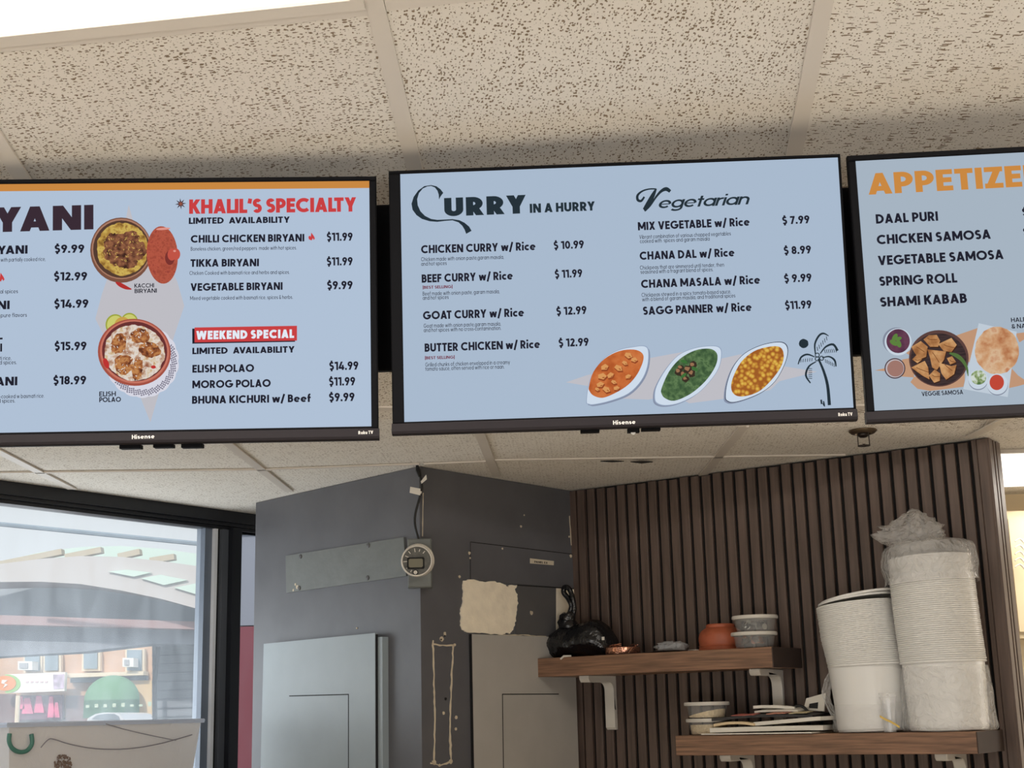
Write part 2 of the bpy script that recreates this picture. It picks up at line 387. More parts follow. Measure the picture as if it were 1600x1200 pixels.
def catmull(pts, n=6):
    out = []; P = [pts[0]]+list(pts)+[pts[-1]]
    for i in range(1, len(P)-2):
        for k in range(n):
            t = k/n; p0, p1, p2, p3 = P[i-1], P[i], P[i+1], P[i+2]
            out.append(tuple(.5*((2*p1[j])+(-p0[j]+p2[j])*t+(2*p0[j]-5*p1[j]+4*p2[j]-p3[j])*t*t+(-p0[j]+3*p1[j]-3*p2[j]+p3[j])*t**3) for j in range(len(p1))))
    out.append(tuple(pts[-1])); return out
# ---------------------------------------------------------------- places in the room
H = 2.47
PA = at_z(655, 728, H); PB = at_z(400, 785, H); PC = at_z(890, 766, H); PD = at_z(1541, 683, H)
Z1 = Vector((0, 0, 1))
FL = Fr((PB.x, PB.y, 0), PA-PB, Z1)              # column, face towards the window
FR_ = Fr((PA.x, PA.y, 0), PC-PA, Z1)             # column, face towards the shelves
FS = Fr((PC.x, PC.y, 0), PD-PC, Z1)              # slatted wall
WL = at_z(0, 753, H); WR = at_z(399, 806, H)
FW = Fr((WL.x, WL.y, 0), WR-WL, Z1)              # window wall
LS = (PD-PC).length; LA = (PC-PA).length; LB = (PA-PB).length
F1 = at_z(286, 650, H); F2 = at_z(1560, 670, H)  # fold between the sloped and the level ceiling
fd = (F2-F1).normalized(); bd = ray(950, 1608).normalized()
nF = fd.cross(bd).normalized()
FC = Fr(F1, fd, -(bd-fd*bd.dot(fd)))             # sloped ceiling: u along the fold, v towards the viewer
if FC.n.z > 0: FC.n = -FC.n
for f_ in (FL, FR_, FS, FW, FC): f_.scale = 4.2/FPX

# ---------------------------------------------------------------- surfaces
M_wall_grey = mat('grey_wall_paint', rgb(94, 94, 98), .42, var=.10, vscale=7, bump=.12, bscale=9)
M_grey_plate = mat('grey_plate_paint', rgb(112, 115, 112), .36, var=.08, vscale=14, bump=.12, bscale=30)
M_panel_blue = mat('pale_grey_enamel', rgb(152, 162, 167), .4, var=.04, vscale=9)
M_panel_warm = mat('warm_grey_enamel', rgb(178, 174, 168), .45, var=.05, vscale=9)
M_dark_plate = mat('dark_grey_paint', rgb(92, 91, 92), .5, var=.06, vscale=12)
M_groove = mat('dark_gap', rgb(22, 21, 22), .8)
M_plaster = mat('bare_plaster', rgb(250, 238, 216), .8, var=.06, vscale=30, bump=.2, bscale=80)
M_chip = mat('chipped_plaster', rgb(214, 200, 176), .8)
M_slat = mat('dark_walnut_slats', rgb(90, 74, 66), .45, var=.28, vscale=9, stretch=(9, 9, .55))
M_backing = mat('black_felt', rgb(20, 18, 18), .9)
M_wood = mat('walnut_laminate', rgb(128, 95, 73), .42, var=.42, vscale=5, stretch=(1.6, 1.6, 34))
M_wood_end = mat('shaded_laminate_end', rgb(60, 47, 41), .75, var=.12, vscale=12)  # darker colour carries the shade of the end turned from the light
M_black = mat('black_frame_metal', rgb(20, 22, 28), .35)
M_alu = mat('sky_bright_aluminium', rgb(238, 240, 244), .3)  # non-metal, the pale colour stands in for a sky reflection
M_greyseal = mat('grey_glazing_stop', rgb(92, 96, 102), .4)
M_cream = mat('cream_wall_paint', rgb(232, 214, 180), .6)
M_white_pl = mat('white_plastic', rgb(214, 208, 198), .35)
M_grid = mat('ceiling_grid_metal', rgb(214, 205, 194), .5)
M_floor = mat('pale_floor_tile', rgb(206, 194, 176), .45, var=.05, vscale=3)
M_lamp = emis('lamp_diffuser', (1, .93, .80, 1), 2.2)

def pitted(name, base, rot, dot, dot_r, fx, fy, f_r, pit_shade=rgb(138, 120, 100), amt=1.0):  # the pit colour paints in the shade inside the pits
    m, nt, N, L, P = nodes(name); P.inputs['Roughness'].default_value = .9; P.inputs['Specular IOR Level'].default_value = .15
    tc = N.new('ShaderNodeTexCoord'); mp = N.new('ShaderNodeMapping'); mp.inputs['Rotation'].default_value = (0, 0, rot)
    L.new(tc.outputs['Object'], mp.inputs[0])
    nz = N.new('ShaderNodeTexNoise'); nz.inputs['Scale'].default_value = 55; L.new(mp.outputs[0], nz.inputs[0])
    sb = N.new('ShaderNodeVectorMath'); sb.operation = 'MULTIPLY_ADD'; L.new(nz.outputs['Color'], sb.inputs[0]); sb.inputs[1].default_value = (.0035, .0035, 0); L.new(mp.outputs[0], sb.inputs[2])
    big = N.new('ShaderNodeTexNoise'); big.inputs['Scale'].default_value = 24; L.new(mp.outputs[0], big.inputs[0])
    masks = []
    for sx, sy, r in ((dot, dot, dot_r), (fx, fy, f_r)):
        m2 = N.new('ShaderNodeMapping'); m2.inputs['Scale'].default_value = (sx, sy, 1); L.new(sb.outputs[0], m2.inputs[0])
        vo = N.new('ShaderNodeTexVoronoi'); vo.voronoi_dimensions = '2D'; vo.inputs['Scale'].default_value = 1; L.new(m2.outputs[0], vo.inputs[0])
        sc = N.new('ShaderNodeMapRange'); sc.inputs[1].default_value = .38; sc.inputs[2].default_value = .62; sc.inputs[3].default_value = r*.7; sc.inputs[4].default_value = r*1.2
        L.new(big.outputs[0], sc.inputs[0])
        sep = N.new('ShaderNodeSeparateColor'); L.new(vo.outputs['Color'], sep.inputs[0])
        mu = N.new('ShaderNodeMath'); mu.operation = 'MULTIPLY'; L.new(sc.outputs[0], mu.inputs[0]); L.new(sep.outputs[0], mu.inputs[1])
        di = N.new('ShaderNodeMath'); di.operation = 'SUBTRACT'; L.new(mu.outputs[0], di.inputs[0]); L.new(vo.outputs['Distance'], di.inputs[1])
        st = N.new('ShaderNodeMapRange'); st.inputs[1].default_value = -.03; st.inputs[2].default_value = .03; L.new(di.outputs[0], st.inputs[0]); masks.append(st)
    mx = N.new('ShaderNodeMath'); mx.operation = 'MAXIMUM'; L.new(masks[0].outputs[0], mx.inputs[0]); L.new(masks[1].outputs[0], mx.inputs[1])
    am = N.new('ShaderNodeMath'); am.operation = 'MULTIPLY'; am.inputs[1].default_value = amt; L.new(mx.outputs[0], am.inputs[0])
    mc = N.new('ShaderNodeMix'); mc.data_type = 'RGBA'; mc.inputs[6].default_value = base; mc.inputs[7].default_value = pit_shade
    L.new(am.outputs[0], mc.inputs[0]); L.new(mc.outputs[2], P.inputs['Base Color'])
    b = N.new('ShaderNodeBump'); b.invert = True; b.inputs['Strength'].default_value = .5; b.inputs['Distance'].default_value = .003
    L.new(mx.outputs[0], b.inputs['Height']); L.new(b.outputs[0], P.inputs['Normal'])
    return m
TILE = rgb(228, 221, 211)
M_tileA = pitted('ceiling_tile_dashed', TILE, .1, 130, .19, 88, 195, .31)
M_tileB = pitted('ceiling_tile_dotted', TILE, 1.35, 128, .29, 62, 190, .21)
M_tileC = pitted('ceiling_tile_fissured', TILE, -.12, 150, .25, 28, 150, .24)
M_tileD = pitted('ceiling_tile_fine', rgb(236, 230, 220), .05, 110, .24, 80, 170, .26, pit_shade=rgb(150, 132, 112), amt=.7)

# ---------------------------------------------------------------- floor and outer walls
WRB = FW.p(2.2, 0, 0)
struct(MB().hexa([(-6, -4.5, -.1), (5, -4.5, -.1), (5, 7, -.1), (-6, 7, -.1)], [(-6, -4.5, 0), (5, -4.5, 0), (5, 7, 0), (-6, 7, 0)]).build('floor', M_floor))
struct(MB().hexa([(-4, -4.4, .0005), (4.4, -4.4, .0005), (4.4, .34, .0005), (-4, .34, .0005)], [(-4, -4.4, .008), (4.4, -4.4, .008), (4.4, .34, .008), (-4, .34, .008)]).build('floor_added_front', mat('added_floor_brown', rgb(92, 80, 70), .6)))  # added unseen dark floor, cuts the far bounce onto the sloped ceiling
struct(MB().hexa([(-1.6, 1.76, .0005), (4.4, 1.76, .0005), (4.4, 3.3, .0005), (-1.6, 3.3, .0005)], [(-1.6, 1.76, .012), (4.4, 1.76, .012), (4.4, 3.3, .012), (-1.6, 3.3, .012)]).build('floor_added_dark', mat('added_floor_dark', rgb(46, 42, 40), .8)))  # added unseen dark strip, keeps the ceiling above the televisions darker
kb = at_z(1597, 772, H).y
struct(MB().hexa([(.9, kb, 0), (4.6, kb, 0), (4.6, kb+.1, 0), (.9, kb+.1, 0)], [(.9, kb, H), (4.6, kb, H), (4.6, kb+.1, H), (.9, kb+.1, H)]).build('wall_back', M_cream))
struct(MB().hexa([(4.5, -4.5, 0), (4.6, -4.5, 0), (4.6, kb, 0), (4.5, kb, 0)], [(4.5, -4.5, 3.9), (4.6, -4.5, 3.9), (4.6, kb, H), (4.5, kb, H)]).build('wall_outer', M_cream))
struct(MB().hexa([(-2.2, .35, 0), (2.6, .35, 0), (2.6, 1.75, 0), (-2.2, 1.75, 0)], [(-2.2, .35, .95), (2.6, .35, .95), (2.6, 1.75, .95), (-2.2, 1.75, .95)]).build('wall_bounce_counter', mat('bounce_counter_pale', rgb(226, 220, 208), .35)))  # added unseen counter, bounces lamp light up to the sloped ceiling
struct(MB().hexa([(-6, -4.5, 1.2), (4.6, -4.5, 1.2), (4.6, -4.4, 1.2), (-6, -4.4, 1.2)], [(-6, -4.5, 4.2), (4.6, -4.5, 4.2), (4.6, -4.4, 4.2), (-6, -4.4, 4.2)]).build('wall_added_rear', mat('added_rear_brown', rgb(120, 100, 84), .7)))  # added unseen wall, blocks sky light coming in high from the rear
# solid side wall nearer than the window
A0 = FW.p(-4.6, 0); A1 = FW.p(-1.2, 0)
wl = MB(); wl.hexa([A0, A1, FW.p(-1.2, 0, -.1), FW.p(-4.6, 0, -.1)], [A0+Z1*3.3, A1+Z1*2.9, FW.p(-1.2, 2.9, -.1), FW.p(-4.6, 3.3, -.1)])
struct(wl.build('wall_left', M_cream))

# ---------------------------------------------------------------- ceiling
ce = thing('ceiling', (F1.x, F1.y, H), None, None); struct(ce)
def fc_at(px, py): return FC.px(px, py)
def fline(p, q):                                  # a grid bar on the sloped part: point where it leaves the fold, and its direction
    a, b = fc_at(*p), fc_at(*q); k = (0-a[1])/(b[1]-a[1]); return a[0]+(b[0]-a[0])*k, (b[0]-a[0])/(b[1]-a[1])
BARS = [fline((-3, 217), (56, 308)), fline((585, 0), (648, 262)), fline((1287, 0), (1242, 230))]
a3 = BARS[2][0]+(BARS[2][0]-BARS[1][0]); BARS.append((a3, BARS[2][1]+(BARS[2][1]-BARS[1][1])))
VF = 6.9
xs = [(-3.4, 0)]+BARS+[(5.2, 0)]
for i in range(len(xs)-1):
    (l0, s0), (l1, s1) = xs[i], xs[i+1]
    g = MB(); cs = [(l0, 0), (l1, 0), (l1+s1*VF, VF), (l0+s0*VF, VF)]
    g.hexa([FC.p(a, b, 0) for a, b in cs], [FC.p(a, b, -.02) for a, b in cs])
    g.build('ceiling_tile', [M_tileA, M_tileA, M_tileB, M_tileC, M_tileC][i], ce)
bk = MB(); bpts = [FC.p(-3.4, 0), FC.p(5.2, 0), Vector((4.6, 6.6, H)), Vector((.2, 6.6, H))]
w1 = FW.p(-.9, H); bpts = [FC.p(5.2, 0), Vector((4.6, 6.8, H)), FW.p(3.1, H, .0), FW.p(-1.3, H, 0), FC.p(-1.45, 0)]
bk.ngon([(p.x, p.y, H) for p in bpts]); bk.ngon([(p.x, p.y, H+.03) for p in bpts])
bk.build('ceiling_tile', M_tileD, ce)
gm = MB(); BW = .0145
for a, s in BARS:
    gm.hexa([FC.p(a-BW, 0, .001), FC.p(a+BW, 0, .001), FC.p(a+s*VF+BW, VF, .001), FC.p(a+s*VF-BW, VF, .001)],
            [FC.p(a-BW, 0, .006), FC.p(a+BW, 0, .006), FC.p(a+s*VF+BW, VF, .006), FC.p(a+s*VF-BW, VF, .006)])
def fseg(p, q, w, c0=.001, c1=.006):
    a, b = Vector((*fc_at(*p), 0)), Vector((*fc_at(*q), 0)); d = (b-a).normalized(); e = Vector((-d.y, d.x, 0))*w/2
    cs = [a-e, b-e, b+e, a+e]; gm.hexa([FC.p(v.x, v.y, c0) for v in cs], [FC.p(v.x, v.y, c1) for v in cs])
fseg((-420, 112), (574, 12), .022); fseg((602, 4), (1300, -67), .022); fseg((-300, 640), (1700, 632), .022)
def bseg(p, q, w):
    a, b = at_z(*p, H), at_z(*q, H); d = (b-a).normalized(); e = Vector((-d.y, d.x, 0))*w/2
    cs = [a-e, b-e, b+e, a+e]; gm.hexa([(v.x, v.y, H-.006) for v in cs], [(v.x, v.y, H-.001) for v in cs])
for p, q in (((-55, 676), (113, 762)), ((340, 678), (452, 766)), ((748, 672), (776, 742)), ((1162, 664), (1098, 741)), ((1585, 645), (1515, 681))): bseg(p, q, .027)
bseg((-100, 738), (404, 732), .012); bseg((404, 732), (655, 723), .012); bseg((662, 723), (762, 719), .012); bseg((770, 717), (1320, 709), .012)
gm.build('ceiling_grid', M_grid, ce)
gp = MB()
for x0, x1, y, d in ((938, 975, 716.5, 1.3), (985, 1020, 717.5, 2.2)):      # dark slits where one tile has sagged off its bar
    q = [at_z(x0, y, H), at_z((x0+x1)/2, y+d, H), at_z(x1, y, H), at_z((x0+x1)/2, y-.8, H)]
    gp.hexa([(v.x, v.y, H-.009) for v in q], [(v.x, v.y, H-.0065) for v in q])
tag(gp.build('tile_gap', M_groove, ce), 'dark slits beside a sagging tile')

# ceiling lamp at the top left, in the sloped part
def lamp_quad(pts): return [FC.px(*p) for p in pts]
e0 = FC.px(-420, 103.5); e1 = FC.px(570, .5)
du = (Vector((*e1, 0))-Vector((*e0, 0))).normalized(); dv = Vector((-du.y, du.x, 0)); dv = dv if dv.y > 0 else -dv
o_ = Vector((*e1, 0))
FLm = Fr(FC.p(o_.x, o_.y, 0), FC.p(o_.x+du.x, o_.y+du.y)-FC.p(o_.x, o_.y), FC.p(o_.x+dv.x, o_.y+dv.y)-FC.p(o_.x, o_.y))
if FLm.n.z > 0: FLm.n = -FLm.n
WLm = 1.30
lp = thing('ceiling_light', FLm.p(-WLm/2, .35), 'large white rectangular ceiling lamp at the upper left, in the sloped ceiling', 'light')
m = MB(); t_ = .019
for a0, a1, b0, b1 in ((-WLm, 0, -.005, t_), (-WLm, 0, .70-t_, .70), (-WLm, -WLm+t_, t_, .70-t_), (-t_, 0, t_, .70-t_)): m.box(FLm, a0, a1, b0, b1, .002, .014)
m.build('lamp_frame', M_grid, lp)
MB().box(FLm, -WLm+t_, -t_, t_, .70-t_, .002, .008).build('diffuser', M_lamp, lp)
# second lamp in the level ceiling of the room beyond the slatted wall
q = [at_z(1560, 703, H), at_z(1700, 699, H), at_z(1700, 748, H), at_z(1560, 753, H)]
lp2 = thing('ceiling_light', ((q[0]+q[2])/2), 'small bright ceiling lamp at the right edge, beyond the slatted wall', 'light')
def shrink(q, k):
    c = sum((Vector(v) for v in q), Vector())/len(q); return [c+(Vector(v)-c)*k for v in q]
MB().hexa([v-Z1*.012 for v in shrink(q, 1.04)], [v-Z1*.001 for v in shrink(q, 1.04)]).build('lamp_frame', M_grid, lp2)
MB().hexa([v-Z1*.018 for v in q], [v-Z1*.0125 for v in q]).build('diffuser', emis('kitchen_diffuser', (1, .94, .84, 1), 1.6), lp2)

# ---------------------------------------------------------------- window wall
w = thing('window_1', FW.p(-.2, 0), None, None); struct(w)
def wpx(x, y, c=0): return FW.px(x, y, c)
aR = wpx(399, 806)[0]; zt = H
zh = wpx(0, 783)[1]
a_m0 = wpx(350, 1000)[0]; a_m1 = wpx(364, 1000)[0]; a_s0 = wpx(322, 1000)[0]
zg = 1.42
hd = MB(); hd.box(FW, -1.25, aR+.6, zh+.018, zt, -.05, .03); hd.box(FW, -1.25, aR+.6, zh+.006, zh+.018, -.05, .018); hd.box(FW, -1.25, aR+.6, zh-.006, zh+.006, -.05, .006)
hd.build('header', M_black, w)
MB().box(FW, a_m0, a_m1, 0, zh, -.05, .035).build('mullion', M_black, w)
st = MB(); st.box(FW, a_m0-.028, a_m0, zg, zh-.006, -.05, .012); st.build('glazing_stop', M_greyseal, w)
MB().box(FW, a_m0-.044, a_m0-.028, zg, zh-.006, -.045, -.005).build('rubber_seal', M_groove, w)
tag(MB().box(FW, a_m0-.058, a_m0-.044, zg, zh-.006, -.05, .006).build('metal_bead', M_alu, w), 'metal bead with the sky reflection in its colour')
MB().box(FW, a_m0-.090, a_m0-.058, zg, zh-.006, -.05, -.008).build('glazing_stop', mat('blue_grey_stop', rgb(112, 122, 136), .4), w)
MB().box(FW, -1.25, aR+.6, .86, zg, -.30, .10).build('window_sill', M_greyseal, w)
MB().box(FW, -1.25, aR+.6, 0, .86, -.06, .0).build('wall_base', M_wall_grey, w)
def pane(name, hz):
    m = bpy.data.materials.new(name); m.use_nodes = True; nt = m.node_tree; N, L = nt.nodes, nt.links; N.clear()
    tc = N.new('ShaderNodeTexCoord'); nz = N.new('ShaderNodeTexNoise'); nz.inputs['Scale'].default_value = 9; nz.inputs['Detail'].default_value = 6; nz.inputs['Distortion'].default_value = .8
    mp = N.new('ShaderNodeMapping'); mp.inputs['Scale'].default_value = (1.6, 1.6, .5); L.new(tc.outputs['Object'], mp.inputs[0]); L.new(mp.outputs[0], nz.inputs[0])
    mr = N.new('ShaderNodeMapRange'); mr.inputs[1].default_value = .35; mr.inputs[2].default_value = .75; mr.inputs[3].default_value = hz*.8; mr.inputs[4].default_value = hz*1.35; L.new(nz.outputs[0], mr.inputs[0])
    tr = N.new('ShaderNodeBsdfTransparent'); tl = N.new('ShaderNodeBsdfTranslucent'); tl.inputs[0].default_value = (.85, .9, .95, 1)
    gl = N.new('ShaderNodeBsdfGlossy'); gl.inputs['Roughness'].default_value = .04
    m1 = N.new('ShaderNodeMixShader'); L.new(mr.outputs[0], m1.inputs[0]); L.new(tr.outputs[0], m1.inputs[1]); L.new(tl.outputs[0], m1.inputs[2])
    fr = N.new('ShaderNodeFresnel'); fr.inputs[0].default_value = 1.3
    m2 = N.new('ShaderNodeMixShader'); L.new(fr.outputs[0], m2.inputs[0]); L.new(m1.outputs[0], m2.inputs[1]); L.new(gl.outputs[0], m2.inputs[2])
    o = N.new('ShaderNodeOutputMaterial'); L.new(m2.outputs[0], o.inputs[0]); return m
M_pane = pane('hazy_window_glass', .17)
gl_ = MB(); gl_.poly([FW.p(-1.25, zg, -.03), FW.p(a_m0-.06, zg, -.03), FW.p(a_m0-.06, zh, -.03), FW.p(-1.25, zh, -.03)]); gl_.build('glass_pane', M_pane, w)
w2 = thing('window_2', FW.p(a_m1+.05, 0), None, None); struct(w2)
z2 = wpx(385, 826)[1]
MB().box(FW, a_m1, aR+.6, z2, zh-.006, -.05, .01).build('header', M_black, w2)
MB().poly([FW.p(a_m1, zg, -.03), FW.p(aR+.6, zg, -.03), FW.p(aR+.6, z2, -.03), FW.p(a_m1, z2, -.03)]).build('glass_pane', pane('clear_side_glass', .03), w2)

# ---------------------------------------------------------------- grey column
NL = 1.35
col = MB()
back = FW.p(1.6, 0, .35)
cp = [PB, PA, PC, PC-FS.n*.9, PB-FL.n*.42]
col.hexa([(p.x, p.y, 0) for p in reversed(cp)], [(p.x, p.y, H-.0015) for p in reversed(cp)])
wc = col.build('wall_center', M_wall_grey); struct(wc)
def wall_line(mb, fr, pts, wd, c0, c1, jit=0, seed=1):
    rnd = random.Random(seed); P = [Vector((*fr.px(*p), 0)) for p in pts]
    fine = []
    for k in range(len(P)-1):
        n = max(1, int((P[k+1]-P[k]).length/.012)) if jit else 1
        for i in range(n): fine.append(P[k].lerp(P[k+1], i/n)+Vector((rnd.uniform(-jit, jit), rnd.uniform(-jit, jit), 0)))
    fine.append(P[-1])
    ws = [wd*(rnd.uniform(.5, 1.5) if jit else 1) for _ in fine]
    for q in stroke([(v.x, v.y) for v in fine], ws):
        mb.hexa([fr.p(a, b, c0) for a, b in q], [fr.p(a, b, c1) for a, b in q])
def wall_poly(fr, pts, c0, c1, mb=None):
    mb = mb or MB(); return mb.prism(fr, [fr.px(*p) for p in pts], c0, c1)
def dots(mb, fr, pts, r, c0, c1, n=9, seed=3):
    rnd = random.Random(seed)
    for x, y in pts:
        a, b = fr.px(x, y); rr = r*rnd.uniform(.6, 1.3)
        mb.prism(fr, [(a+rr*rnd.uniform(.7, 1.2)*math.cos(2*PI*k/n), b+rr*rnd.uniform(.7, 1.2)*math.sin(2*PI*k/n)) for k in range(n)], c0, c1)
C8 = lambda x, y: (380+x*.3375, 900+y*.3375)
C7 = lambda x, y: (380+x*.3375, 680+y*.3375)
L6 = lambda x, y: (700+x*.175, 830+y*.175)
# bare plaster patches and chips are damage of the wall itself
pp = [(130, 440), (190, 430), (300, 452), (410, 450), (500, 473), (530, 500), (545, 480), (605, 488), (590, 520), (608, 560), (616, 640), (604, 720), (597, 800), (572, 880), (545, 915), (520, 905), (470, 926), (350, 915), (250, 904), (170, 905), (125, 880), (107, 840), (108, 760), (104, 700), (125, 640), (133, 560), (128, 500)]
rnd = random.Random(5); pq = []
for k in range(len(pp)):
    a, b = Vector((*pp[k], 0)), Vector((*pp[(k+1) % len(pp)], 0))
    for i in range(4): v = a.lerp(b, i/4)+Vector((rnd.uniform(-5, 5), rnd.uniform(-5, 5), 0)); pq.append(L6(v.x, v.y))
b_ = wall_poly(FR_, pq, 0, .0045); tag(b_.build('plaster_patch', M_plaster, wc), 'cream patch of bare plaster')
b_ = wall_poly(FR_, [L6(960, 510), L6(1125, 520), L6(1135, 900), L6(960, 900)], 0, .0035); tag(b_.build('plaster_patch', M_plaster, wc), 'narrow cream strip beside the slats')
g = MB(); wall_line(g, FR_, [C8(877, 300), C8(880, 420), C8(886, 620), C8(884, 760), C8(882, 868)], .0045, 0, .002, .0016, 2)
wall_line(g, FR_, [C8(877, 315), C8(925, 322), C8(975, 320)], .004, 0, .002, .0014, 3); wall_line(g, FR_, [C8(972, 316), C8(966, 420), C8(958, 600), C8(955, 700), C8(962, 862)], .0055, 0, .002, .0018, 4)
wall_line(g, FR_, [C8(865, 868), C8(910, 878), C8(965, 855)], .004, 0, .002, .0016, 5)
dots(g, FR_, [C8(978, 318), C8(960, 858), C8(908, 876), C8(882, 862), C8(932, 268), C8(918, 292), C8(985, 655), C8(983, 708), C8(927, 635)], .006, 0, .002)
dots(g, FR_, [C7(1327, 820), C7(1285, 422), C7(1300, 370), C7(1000, 655), C7(1508, 470)], .0035, 0, .002)
wall_line(g, FR_, [(661, 770), (660, 838)], .0022, 0, .0012, .0004, 7); wall_line(g, FR_, [C7(1510, 375), C7(1518, 510)], .003, 0, .002, .0008, 8)
wall_line(g, FR_, [L6(440, 928), L6(640, 926), L6(870, 942)], .003, 0, .004, .001, 9); dots(g, FL, [C7(527, 893)], .004, 0, .002)
tag(g.build('chipped_outline', M_chip, wc), 'cream chips and scratched lines')
g = MB(); dots(g, FR_, [C8(930, 277), C8(935, 568), C8(914, 294)], .0038, .0021, .003); g.build('screw_hole', M_groove, wc)

# ---------------------------------------------------------------- fittings on the column
pl = thing('cover_plate', FL.p(*FL.px(545, 880)), 'long grey cover plate with four screws beside the round meter', 'plate')
wall_poly(FL, [(449.5, 926.5), (637, 900), (633, 839.5), (448.5, 868.5)], 0, .006).build('plate', M_grey_plate, pl)
for x, y in ((472, 870), (578, 852.5), (577, 903), (470, 919)):
    a, b = FL.px(x, y); o = MB(); o.lathe(FL.p(a, b, .006), [(.0075, 0), (.0075, .002), (.003, .0035), (0, .0035)], 10, FL.n); o.build('screw', M_dark_plate, pl, True)
g = MB(); dots(g, FL, [(464, 913), (467, 917), (461, 922)], .006, .006, .0068); g.build('paint_chip', M_chip, pl)

ep = thing('electrical_panel', FL.p(*FL.px(500, 1190), 0), 'pale blue-grey electrical panel door on the column face nearest the window', 'panel')
tl, tr = FL.px(412, 1006, .03), FL.px(586, 989, .03); bz = NL
top_l, top_r = tl[1], tr[1]
m = MB(); m.prism(FL, [(tl[0]-.012, bz), (tr[0], bz), (tr[0], top_r), (tl[0], top_l)], .0225, .03); m.build('door', M_panel_blue, ep)
aE = FL.px(596, 1003, .022)[0]
m = MB(); m.prism(FL, [(tl[0]-.02, bz), (aE+.004, bz), (aE+.004, top_r-.012), (tl[0]-.004, top_l-.02)], 0, .022); m.build('surround', M_panel_blue, ep)
m = MB(); 
for p0, p1 in (((452, 1087.5), (545, 1085)), ((544.5, 1085), (544.5, 1215))):
    a, b = FL.px(*p0, .03), FL.px(*p1, .03); q = stroke([a, b], .003)[0]; m.hexa([FL.p(x, y, .0295) for x, y in q], [FL.p(x, y, .0306) for x, y in q])
m.build('inner_door_seam', M_groove, ep)
a, b = FL.px(585, 993, .03); MB().box(FL, tr[0]-.0005, tr[0]+.0028, bz, top_r-.004, .0215, .0285).build('hinge_edge', M_groove, ep)

up_ = thing('cover_plate', FR_.p(*FR_.px(810, 880), 0), 'dark grey cover plate with a small white label strip, above the plaster patch', 'plate')
wall_poly(FR_, [(734, 906), (896, 919.5), (893, 866), (734, 847)], 0, .0030).build('plate', M_wall_grey, up_)
m = MB()
wall_line(m, FR_, [(734, 847), (893, 866)], .0022, .003, .0034); wall_line(m, FR_, [(807, 914.5), (896, 920)], .003, .003, .0034); wall_line(m, FR_, [(734, 847), (734, 905)], .0018, .003, .0034)
m.build('plate_seam', M_groove, up_)
lb = wall_poly(FR_, [L6(725, 288), L6(935, 305), L6(937, 268), L6(725, 243)], .003, .0042).build('label_strip', mat('label_paper', rgb(214, 202, 180), .6), up_)
m = MB(); write(m, FR_, 'PANEL EX', L6(772, 282), L6(890, 292), 3.4, .2, .0046); m.build('label_text', M_groove, lb)
m = MB(); dots(m, FR_, [L6(478, 155), L6(183, 195), L6(190, 240), L6(1088, 222)], .0045, .003, .0042); m.build('paint_chip', M_chip, up_)

md = thing('access_panel', FR_.p(*FR_.px(835, 950), 0), 'square dark blank panel between the plaster patch and the narrow cream strip', 'panel')
wall_poly(FR_, [L6(600, 925), L6(958, 945), L6(958, 510), L6(600, 486)], 0, .003).build('plate', M_dark_plate, md)
m = MB(); dots(m, FR_, [L6(732, 722), L6(738, 728)], .006, .003, .0042); m.build('paint_chip', M_chip, md)

lo = thing('electrical_panel', FR_.p(*FR_.px(815, 1190), 0), 'warm grey electrical panel door under the left end of the upper shelf', 'panel')
x0 = FR_.px(733, 1000)[0]; zt0 = FR_.px(733, 991)[1]; zt1 = FR_.px(880, 996)[1]
MB().prism(FR_, [(x0, bz), (LA-.012, bz), (LA-.012, zt1), (x0, zt0)], 0, .009).build('door', M_panel_warm, lo)
m = MB(); a, b, c = FR_.px(785, 1084.8, .009), FR_.px(873, 1084.5, .009), FR_.px(787, 1230, .009)
for q in stroke([c, a, b], .003): m.hexa([FR_.p(x, y, .0085) for x, y in q], [FR_.p(x, y, .0096) for x, y in q])
m.build('inner_door_seam', M_groove, lo)
m = MB()
for q in stroke([(x0, bz), (x0, zt0)], .003): m.hexa([FR_.p(x, y, .001) for x, y in q], [FR_.p(x, y, .0098) for x, y in q])
m.build('door_gap', M_groove, lo)

# round meter on a grey box at the corner of the column
YM = PA.y-.085
FM = Fr(at(651, 876, YM), (1, .02, 0), Z1); FM.scale = YM/FPX
mt = thing('meter', at(655, 917, YM+.06), 'round white-rimmed meter with a small display and black cable, on the column corner', 'meter')
k = YM/FPX
def mpx(x, y, c=0): return FM.px(x, y, c)
bx0 = mpx(637, 900, -.045); bx1 = mpx(674.5, 917, -.045)
MB().box(FM, bx0[0], bx1[0], bx1[1], mpx(674, 841, -.045)[1], -.10, -.045, .003).build('back_box', M_grey_plate, mt)
MB().lathe(FM.p(.003, .004, -.046), [(25.5*k, 0), (25.5*k, .030), (24*k, .034), (22*k, .036)], 40, FM.n).build('body', M_white_pl, mt, True)
MB().lathe(FM.p(0, 0, -.016), [(24.5*k, 0), (24.8*k, .010), (24*k, .014), (22.2*k, .014), (22*k, .008)], 40, FM.n).build('rim', M_white_pl, mt, True)
fc = MB().lathe(FM.p(0, 0, -.016), [(22.3*k, .004), (22.3*k, .0075), (0, .0075)], 40, FM.n).build('dial', mat('dial_grey', rgb(96, 94, 88), .4, var=.25, vscale=90), mt)
m = MB(); a0, b0 = mpx(636, 889); a1, b1 = mpx(663, 870)
ring = lambda d: [(a0+d, b0+d+.003), (a0+d+.003, b0+d), (a1-d-.003, b0+d), (a1-d, b0+d+.003), (a1-d, b1-d-.003), (a1-d-.003, b1-d), (a0+d+.003, b1-d), (a0+d, b1-d-.003)]
MB().prism(FM, ring(0), -.0088, -.005).build('display_frame', M_groove, fc)
MB().prism(FM, ring(.0045), -.006, -.0045).build('display', mat('display_glass', rgb(128, 124, 108), .25), fc)
